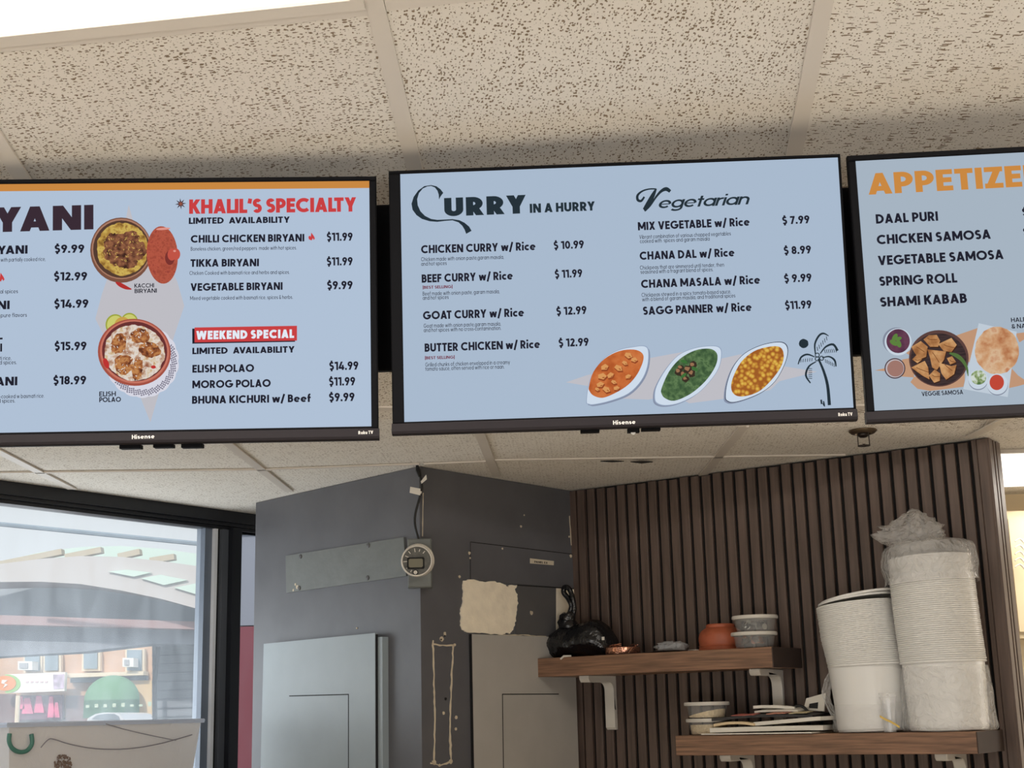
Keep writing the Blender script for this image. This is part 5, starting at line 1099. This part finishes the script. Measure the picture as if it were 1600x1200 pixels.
pL, dL, hL = stack((1366, 1140), (1335, 945), .112, .1075, .094, .180, .0052, 33, 'white plastic tub at the bottom of the shorter left stack', 'white plastic tub nested in the shorter left stack on the lower shelf', 'white tubs of the left stack')
pR, dR, hR = stack((1484, 1140), (1455, 905), .114, .1115, .098, .180, .0054, 43, 'white plastic tub at the bottom of the taller right stack', 'white plastic tub nested in the taller right stack on the lower shelf', 'white tubs of the right stack')
# lids lying on the left stack
for i, (dz, tl, lb) in enumerate(((.006, .05, 'flat clear lid lying lowest on top of the left stack of tubs'), (.012, .08, 'tilted clear lid lying uppermost on top of the left stack of tubs'))):
    o = MB().lathe((0, 0, 0), [(0, .002), (.088, .002), (.090, .004), (.104, .004), (.106, .002), (.106, -.002), (.104, -.003)], 48).build('tub_lid', M_tubw, None, 30, (0, 0, 0))
    o.location = pL+dL*(hL+dz)+FS.u*(.004+.006*i); o.rotation_euler = (dL+FS.u*(-tl)).normalized().to_track_quat('Z', 'Y').to_euler(); tag(o, lb, 'lid')
# top of the right stack wrapped in film, ending in a crumpled bag mouth
M_film = film('shrink_film', (.95, .94, .92, 1), .34, .10, 1.0, 34)
def sleeve(name, c0, ax, prof, label, amp, seed, n=64, mt=None, cap=True):
    ax = ax.normalized(); x = FS.u-ax*FS.u.dot(ax); x.normalize(); y = ax.cross(x); rings = []
    for i, (r, h) in enumerate(prof):
        rg = []
        for j in range(n):
            t = 2*PI*j/n; d = x*math.cos(t)+y*math.sin(t)
            k = 1+amp*noise.noise(Vector((math.cos(t)*3+seed, math.sin(t)*3, h*16)))+amp*.9*abs(noise.noise(Vector((math.cos(t)*7, math.sin(t)*7+seed, h*34))))
            rg.append(c0+ax*(h+.004*noise.noise(Vector((t*2, seed, h*9))))+d*r*k)
        rings.append(rg)
    m = MB().loft(rings, False, cap); return tag(m.build(name, mt or M_film, None, 180), label, 'plastic film')
top = pR+dR*hR
for k in range(8):
    o = tub_mesh(.1085, .17, .098).build('plastic_tub', M_tubw, None, 25, (0, 0, 0)) if k == 0 else o.copy()
    if k: COL.objects.link(o)
    o.location = pR+dR*(.0145+.0054*k+.004); o.rotation_euler = dR.to_track_quat('Z', 'Y').to_euler(); tag(o, 'white plastic tub seen through the film at the top of the right stack', 'tub', 'film wrapped tubs on the right stack')
hh = [(.124, -.030), (.1225, -.022), (.122, -.01), (.124, .0), (.127, .012), (.128, .025), (.126, .038), (.124, .050), (.121, .062), (.114, .072), (.10, .079), (.075, .084), (.045, .085)]
sleeve('film_sleeve', top, dR, [(r, h+.006) for r, h in hh], 'crinkled clear film wrapped over the top of the right stack of tubs', .035, 1.3)
bm_ = MB(); cx_ = FS.p(*FS.px(1424, 836, .12), .12)
def fold(p, d): 
    f = 1+.28*abs(math.sin(d.x*5+d.z*4))*(.5+.5*d.z); return Vector((p.x*f, p.y*f, p.z*(1+.25*math.sin(4*d.x+1))))
bm_.blob(cx_-Z1*.004, 0.074, .05, .052, 44, 26, .26, 1.7, 5, .36, fold); tag(bm_.build('bag_mouth', film('loose_bag_film', (.95, .93, .9, 1), .30, .12, 1.0, 45), None, 180), 'crumpled clear bag mouth standing up above the right stack', 'plastic film')
bR = axis_pts((1484, 1140), (1455, 905), .114)[0]
sleeve('film_sleeve', bR, Z1, [(.100, .0015), (.118, .004), (.1235, .014), (.1215, .035), (.118, .07), (.1165, .10), (.115, .13), (.113, .155), (.110, .168)], 'wrinkled clear film bag around the bottom of the right stack of tubs', .05, 4.2, cap=False)
bL = axis_pts((1366, 1140), (1335, 945), .112)[0]
sleeve('film_sleeve', bL, Z1, [(.097, .0015), (.107, .004), (.1085, .014), (.1065, .035), (.107, .06), (.1085, .075)], 'loose clear film around the bottom of the left stack of tubs', .05, 8.1, cap=False, mt=film('thin_film', (.95, .94, .92, 1), .22, .1, 1.0, 40))
m = MB(); pts = [FS.p(*FS.px(x, y, .13), .13) for x, y in ((1297, 1048), (1289, 1062), (1284, 1082), (1291, 1102), (1300, 1120), (1306, 1136))]; qts = [FS.p(*FS.px(x, y, .15), .15) for x, y in ((1302, 1052), (1299, 1070), (1297, 1090), (1303, 1108), (1309, 1124), (1313, 1138))]
m.loft([[a, b] for a, b in zip(pts, qts)], False, False, False); m.flat = True
m.tube(pts, .0013, 6); tag(m.build('film_flap', M_film, None, 180), 'loose flap of clear film at the left of the left stack', 'plastic film')
# small clear cups and a gold tie in front
cc = FS.p(*FS.px(1391, 1141, .2), .2); cc.z = SH2+.0008
for i, lb in enumerate(('small clear cup, outermost of the nested pair in front of the left stack', 'small clear cup, innermost of the nested pair in front of the left stack')):
    m = MB().lathe(cc+Z1*.010*i, [(0, .0006), (.0160-.0004*i, .0006)]+[(.0165-.0004*i+.0045*k/10+(.0005 if k % 2 else 0), .006+.0085*k) for k in range(10)]+[(.0225, .0905), (.0235, .092)], 28); tag(m.build('clear_cup', film('clear_cup_plastic', (.95, .95, .95, 1), .28, .08, .1, 20), None, 30), lb, 'cup')
m = MB(); p = catmull([tuple(FS.p(*FS.px(x, y, .2248), .2248)) for x, y in ((1375, 1121), (1384, 1126), (1393, 1130), (1406, 1138))], 4)
m.loft([[Vector(q), Vector(q)+Z1*.006, Vector(q)+Z1*.006+FS.n*.0012, Vector(q)+FS.n*.0012] for q in p]); tag(m.build('twist_tie', mat('gold_foil', rgb(212, 178, 96), .25, metal=.8)), 'gold twist tie hanging on the small clear cups', 'tie')

# ---------------------------------------------------------------- kitchen beyond the slatted wall
YK = kb
def kbox(x0, x1, y0, y1, d0, d1, name, m, par):
    a, b = at(x0, y1, YK), at(x1, y0, YK); mm = MB(); mm.hexa([(a.x, YK-d1, a.z), (b.x, YK-d1, a.z), (b.x, YK-d0, a.z), (a.x, YK-d0, a.z)], [(a.x, YK-d1, b.z), (b.x, YK-d1, b.z), (b.x, YK-d0, b.z), (a.x, YK-d0, b.z)]); return mm.build(name, m, par)
kc = thing('wall_cabinet', at(1640, 1010, YK), 'cream wall cabinet at the far right, beyond the slatted wall', 'cabinet')
kbox(1572, 1760, 800, 1000, .001, .10, 'body', mat('cream_cabinet', rgb(226, 208, 172), .5), kc); kbox(1576, 1660, 815, 990, .1005, .112, 'door', MATS['cream_cabinet'], kc); kbox(1664, 1756, 815, 990, .1005, .112, 'door', MATS['cream_cabinet'], kc)
m = MB()
for k in range(5): m.tube(catmull([tuple(at(x, y, YK-.16)) for x, y in ((1586, 846+k*10), (1594, 842+k*10), (1603, 850+k*10), (1612, 846+k*11))], 4), .003, 6)
tag(m.build('wire_rack', M_white_pl, None, True), 'white wire rack at the right edge in front of the cream cabinet', 'rack')

# ---------------------------------------------------------------- storage box standing on the sill
M_box = film('cloudy_box_plastic', rgb(232, 228, 226), .66, .35, .3, 14)
sb = thing('storage_box', FW.p(FW.px(160, 1160, .12)[0], zg, .12), 'cloudy plastic storage box with a green handle in front of the window', 'box')
p0, p1 = FW.px(13, 1131, .22), FW.px(316, 1121, .22); zt_ = (p0[1]+p1[1])/2; al, ar = p0[0], p1[0]
m = MB()
def rr(d, z, c0=.03, c1=.22): return [FW.p(al+d, z, c0+d*.6), FW.p(ar-d, z, c0+d*.6), FW.p(ar-d, z, c1-d*.6), FW.p(al+d, z, c1-d*.6)]
m.loft([rr(.055, zg+.001), rr(.03, zg+.12), rr(.004, zt_-.012), rr(.0065, zt_-.012), rr(.032, zg+.12), rr(.055, zg+.004)], True, True); m.build('box_body', M_box, sb)
m = MB(); m.loft([rr(.004, zt_-.013), rr(-.006, zt_-.013), rr(-.008, zt_-.004), rr(-.005, zt_), rr(.004, zt_)], False, False); m.build('box_rim', mat('bluish_rim', rgb(196, 206, 226), .4), sb)
def wtube(pts, c, r, name, mm, par, n=4):
    o = MB().tube(catmull([tuple(FW.p(*FW.px(x, y, c), c)) for x, y in pts], n), r, 10).build(name, mm, par, True); return o
tag(wtube([(15, 1146), (14, 1158), (19, 1169), (30, 1175), (42, 1173), (50, 1162), (49, 1147)], .224, .0062, 'handle', mat('teal_plastic', rgb(76, 128, 116), .4), sb), 'green U-shaped handle')
wtube([(64, 1168), (75, 1156), (84, 1155), (110, 1163), (150, 1170), (200, 1170), (250, 1162), (300, 1148)], .2245, .0016, 'seam', mat('grey_seam', rgb(140, 136, 144), .5), sb)
wtube([(165, 1131), (200, 1141), (240, 1150), (275, 1157)], .2235, .0013, 'seam', MATS['grey_seam'], sb)
m = MB(); rn = random.Random(6)
for _ in range(150):
    rr_, an = 14*math.sqrt(rn.random()), rn.uniform(0, 2*PI); a, b = FW.px(98+rr_*math.cos(an), 1193+rr_*math.sin(an), .2185-(1193+rr_*math.sin(an)-1131)*.0001); s_ = rn.uniform(.0014, .0034); m.lathe(FW.p(a, b, .2135), [(s_, 0), (s_*.7, .0015), (0, .002)], 7, FW.n)
tag(m.build('mud_stain', mat('mud_brown', rgb(128, 108, 96), .9), sb), 'brown stain on the front')

# ---------------------------------------------------------------- outside the window
def ext_frame(Y): f_ = Fr(at(170, 950, Y), (1, 0, 0), Z1); f_.scale = Y/FPX; return f_
def eprism(Y, pts, depth, name, m, par=None, c=0.0):
    f_ = ext_frame(Y); mb = MB().prism(f_, [f_.px(*p) for p in pts], c-depth, c); return mb.build(name, m, par)
struct(MB().hexa([(-40, 7.2, -.3), (30, 7.2, -.3), (30, 60, -.3), (-40, 60, -.3)], [(-40, 7.2, -.02), (30, 7.2, -.02), (30, 60, -.02), (-40, 60, -.02)]).build('street', mat('asphalt', rgb(120, 120, 122), .9, var=.1, vscale=3)))
K5 = lambda x, y: (x*.2625, 660+y*.2625); K6 = lambda x, y: (x*.2625, 940+y*.2625)
cn = thing('station_canopy', at(170, 1000, 12.5), 'pale arched station canopy with skylights seen through the window', 'canopy')
top_c = [(-300, 905), (-200, 880), (0, 830), (240, 772), (480, 742), (720, 735), (960, 752), (1195, 785), (1500, 840)]
bu = [(1500, 950), (1195, 858), (960, 825), (720, 800), (480, 795), (240, 812), (0, 842), (-300, 915)]
eprism(13, [K5(*p) for p in top_c+bu], .4, 'skylight', mat('pale_green_glass', rgb(214, 236, 228), .3), cn)
bl = [(-300, 960), (0, 950), (240, 948), (480, 962), (720, 1000), (960, 1050), (1195, 1115), (1500, 1230)]
bp = [(-300, 915), (0, 842), (240, 812), (480, 795), (720, 800), (960, 825), (1195, 858), (1500, 950)]
eprism(12, [K5(*p) for p in bl+list(reversed(bp))], .6, 'arched_beam', mat('pale_concrete', rgb(206, 203, 204), .8), cn)
for s in ([(650, 890), (760, 878), (905, 895), (800, 920)], [(845, 930), (960, 908), (1120, 940), (980, 970)], [(1040, 985), (1195, 955), (1300, 990), (1195, 1032)]): eprism(12, [K5(*p) for p in s], .02, 'skylight', MATS['pale_green_glass'], cn, .03)
for (x0, y0), (x1, y1) in (((0, 842), (365, 768)), ((385, 800), (600, 757)), ((700, 797), (830, 768)), ((890, 822), (1035, 798))):
    f_ = ext_frame(12.55); q = stroke([f_.px(*K5(x0, y0)), f_.px(*K5(x1, y1))], .05)[0]; MB().prism(f_, q, -.1, 0).build('roof_rib', mat('sandy_rib', rgb(190, 180, 160), .8), cn)
eprism(12.8, [K5(*p) for p in ([(-300, 930), (1500, 930), (1500, 1260), (-300, 1160)])], .3, 'soffit', mat('blue_grey_soffit', rgb(158, 166, 176), .8), cn)
eprism(12.3, [K6(*p) for p in ((-300, 70), (0, 80), (1195, 120), (1500, 130), (1500, 185), (1195, 165), (0, 135), (-300, 125))], .2, 'fascia_band', mat('dusty_pink_band', rgb(178, 150, 152), .8), cn)
eprism(12.5, [K6(*p) for p in ((-300, 125), (0, 135), (1195, 165), (1500, 175), (1500, 260), (905, 250), (480, 300), (0, 326), (-300, 345))], .3, 'lower_fascia', mat('slate_fascia', rgb(140, 147, 160), .8), cn)
sw = thing('siding_wall', at(275, 1120, 13.2), 'grey siding wall at the right of the window view', 'wall')
eprism(13.2, [K6(*p) for p in ((905, 240), (1500, 170), (1500, 1900), (925, 1900))], .3, 'wall_face', mat('grey_siding', rgb(132, 138, 148), .8), sw)
for k in range(8): eprism(13.2, [K6(905, 320+k*52), K6(1500, 300+k*52), K6(1500, 304+k*52), K6(905, 325+k*52)], .02, 'siding_seam', mat('siding_line_grey', rgb(110, 116, 126), .9), sw, .021)  # thin darker grey lines along the siding
cbl = MB(); cbl.tube([at(-40, 815, 11.2), at(330, 851.5, 11.2)], .018, 6); tag(cbl.build('overhead_cable', mat('grey_cable', rgb(140, 156, 172), .8)), 'thin overhead cable crossing the sky above the canopy', 'cable')
YB = 22
bb = thing('brick_building', at(120, 1130, YB), 'sunlit brick shop building across the street', 'building')
eprism(YB, [K6(*p) for p in ((-400, 250), (930, 200), (930, 1440), (-400, 1440))], 2.5, 'brick_wall', mat('tan_brick', rgb(206, 172, 146), .85, var=.12, vscale=2.2, stretch=(1, 1, 5)), bb)
eprism(YB, [K6(*p) for p in ((790, 470), (915, 470), (915, 1000), (790, 1000))], .1, 'tan_wall', mat('sunny_stucco', rgb(224, 194, 150), .9), bb, .11)
M_win = mat('pale_window', rgb(140, 156, 168), .3); M_trim = mat('cream_trim', rgb(230, 214, 190), .8)
for x0, y0, x1, y1 in ((165, 318, 258, 415), (283, 316, 368, 412), (512, 300, 600, 402), (768, 290, 862, 412)):
    f_ = eprism(YB, [K6(x0-10, y0-6), K6(x1+10, y0-6), K6(x1+10, y1+12), K6(x0-10, y1+12)], .12, 'window_frame', M_trim, bb, .125); eprism(YB, [K6(x0+4, y0), K6(x1-4, y0), K6(x1-4, y1), K6(x0+4, y1)], .03, 'pane', M_win, f_, .16)
eprism(YB, [K6(*p) for p in ((430, 432), (885, 418), (885, 440), (430, 456))], .3, 'cornice', M_trim, bb, .31); eprism(YB, [K6(*p) for p in ((430, 458), (885, 442), (885, 470), (430, 484))], .1, 'cornice_lower_board', mat('slate_board', rgb(120, 126, 136), .8), bb, .105)  # cornice with a grey board strip below it
eprism(YB, [K6(*p) for p in ((545, 598), (790, 598), (790, 1000), (545, 1000))], .2, 'white_entrance', mat('white_stucco', rgb(240, 232, 214), .9), bb, .21)
eprism(YB, [K6(*p) for p in ((-400, 550), (95, 550), (110, 620), (120, 700), (400, 690), (400, 560), (545, 560), (545, 1000), (-400, 1000))], .06, 'dark_shopfront', mat('brown_shopfront', rgb(128, 104, 104), .7, var=.2, vscale=3), bb, .065)
for x0, y0, x1, y1, lb in ((168, 362, 252, 412, 'white window air conditioner under the left brick window'), (778, 342, 842, 394, 'white window air conditioner in the right brick window')):
    ac = thing('air_conditioner', at(*K6((x0+x1)/2, y1), YB-.4), lb, 'air conditioner'); eprism(YB, [K6(x0, y0), K6(x1, y0), K6(x1, y1), K6(x0, y1)], .28, 'casing', mat('white_enamel', rgb(236, 236, 234), .5), ac, .46); eprism(YB, [K6(x0+12, y0+10), K6(x1-24, y0+10), K6(x1-24, y1-10), K6(x0+12, y1-10)], .02, 'grille', mat('grey_grille', rgb(170, 172, 178), .6), ac, .481)
sg = thing('shop_sign', at(70, 1083, YB-.5), 'white shop sign with an orange and green round mark on the brick building', 'sign')
eprism(YB, [K6(*p) for p in ((95, 438), (445, 425), (440, 535), (95, 548))], .10, 'sign_board', mat('sign_white', rgb(244, 242, 236), .5), sg, .46)
eprism(YB, [K6(*p) for p in [(97, 440)]+[(97+88*math.cos(math.radians(a)), 493-56*math.sin(math.radians(a))) for a in range(80, -81, -10)]+[(97, 546)]], .01, 'green_mark', mat('sign_green', rgb(150, 200, 118), .6), sg, .472)
eprism(YB, [K6(97+x, 490+y) for x, y in [(62*math.cos(2*PI*k/24)+2, 44*math.sin(2*PI*k/24)) for k in range(24)]], .01, 'orange_mark', mat('sign_orange', rgb(236, 150, 84), .6), sg, .484)
eprism(YB, [K6(95+x, 492+y) for x, y in ((-14, -22), (18, -20), (-4, -2), (20, 6), (-8, 26), (4, 4), (-18, -2))], .01, 'white_mark', MATS['sign_white'], sg, .496)
eprism(YB, [K6(*p) for p in ((375, 440), (440, 436), (438, 520), (378, 524))], .01, 'sign_picture', mat('sign_picture_pattern', rgb(190, 176, 196), .6, var=.5, vscale=14), sg, .472)
for k in range(5): eprism(YB, [K6(215+k*28, 478), K6(232+k*28, 477), K6(232+k*28, 486), K6(215+k*28, 487)], .01, 'sign_smudge', mat('sign_pale_text', rgb(214, 190, 196), .6), sg, .472)
po = thing('shop_poster', at(66, 1120, YB-.4), 'dark shop window with pink dresses below the white sign', 'shop window')
eprism(YB, [K6(*p) for p in ((118, 560), (390, 556), (390, 700), (118, 704))], .1, 'backing', mat('plum_backing', rgb(112, 70, 92), .6), po, .17)
for x, w_, h0, h1 in ((150, 24, 565, 640), (190, 34, 575, 668), (258, 30, 562, 662), (330, 22, 565, 690), (362, 18, 600, 690)): eprism(YB, [K6(x-w_*.5, h0), K6(x+w_*.4, h0), K6(x+w_, h1), K6(x-w_, h1)], .03, 'pink_dress', mat('pink_fabric', rgb(226, 110, 152), .7, var=.2, vscale=8), po, .205)
aw = thing('dome_awning', at(176, 1090, YB-1), 'green domed awning over the white shop entrance', 'awning')
mm = MB(); c_ = at(*K6(668, 585), YB-.34); R_ = (at(*K6(795, 585), YB)-c_).length; rg = []
for i in range(9):
    ph = PI/2*i/8; rg.append([c_+Vector((R_*math.cos(ph)*math.cos(PI*j/24+PI), R_*.85*math.cos(ph)*math.sin(PI*j/24+PI), R_*.88*math.sin(ph))) for j in range(25)])
mm.loft(rg, False, False, False); mm.build('canopy', mat('green_canvas', rgb(104, 152, 116), .8), aw, True)
mm = MB(); mm.loft([[c_+Vector((R_*k_*math.cos(PI*j/24+PI), R_*.85*k_*math.sin(PI*j/24+PI), z)) for j in range(25)] for k_, z in ((1, 0), (1.01, -.26))], False, False, False); vl = mm.build('valance', mat('dark_green_canvas', rgb(72, 116, 86), .8), aw, True)
mm = MB(); f_ = Fr(c_+Vector((-R_*.68, -R_*.90, -.06)), (1, 0, 0), Z1)
rn = random.Random(3)
for k in range(9): mm.box(f_, k*.13, k*.13+.05, -.05, -.02+rn.uniform(0, .04), 0, .01)
mm.build('pale_lettering', mat('cream_lettering', rgb(190, 206, 184), .7), vl)
cr = thing('car', at(165, 1132, 19), 'pale grey car roof in front of the white entrance', 'car')
eprism(19, [K6(*p) for p in ((515, 712), (530, 690), (570, 668), (620, 660), (680, 660), (715, 670), (735, 700), (760, 712), (760, 1480), (500, 1480))], 1.6, 'body', mat('silver_paint', rgb(206, 208, 214), .3), cr); eprism(19, [K6(*p) for p in ((548, 700), (580, 676), (625, 668), (680, 668), (706, 682), (716, 704))], .02, 'rear_glass', mat('car_glass', rgb(120, 130, 140), .2), cr, .021)
pt = MB(); pt.tube([at(*K6(108, 560), 18), at(*K6(60, 1580), 18)], .03, 8); tag(pt.build('street_post', M_trim, None, True), 'short pale post at the left of the window view', 'post')
lp_ = MB(); lp_.tube([at(*K6(942, 270), 13.0), at(*K6(920, 470), 13.0), at(*K6(928, 1880), 13.0)], .022, 8); tag(lp_.build('drain_pipe', mat('dark_pipe', rgb(84, 90, 100), .7), None, True), 'dark pipe running down the edge of the grey siding wall', 'pipe')
pw = thing('painted_wall', at(385, 1190, 6.0), 'grey and red painted wall seen through the narrow side pane', 'wall')
def pwb(y0, y1, nm, m, d=0):
    a, b = at(352, y1, 6.0), at(425, y0, 6.0); MB().hexa([(a.x, 6-d, a.z), (b.x, 6-d, a.z), (b.x, 6.1, a.z), (a.x, 6.1, a.z)], [(a.x, 6-d, b.z), (b.x, 6-d, b.z), (b.x, 6.1, b.z), (a.x, 6.1, b.z)]).build(nm, m, pw)
pwb(835, 978, 'grey_field', mat('pale_grey_paint', rgb(136, 143, 160), .7)); pwb(978, 2100, 'red_field', mat('maroon_paint', rgb(124, 56, 72), .7)); pwb(824, 834.9, 'tube_reflection', mat('tube_reflection_white', rgb(246, 248, 252), .5), .02)  # the white strip stands in for a reflected tube light
for o in bpy.data.objects:
    if '_o' in o.keys(): del o['_o']
for me in bpy.data.meshes:
    if not me.users: bpy.data.meshes.remove(me)
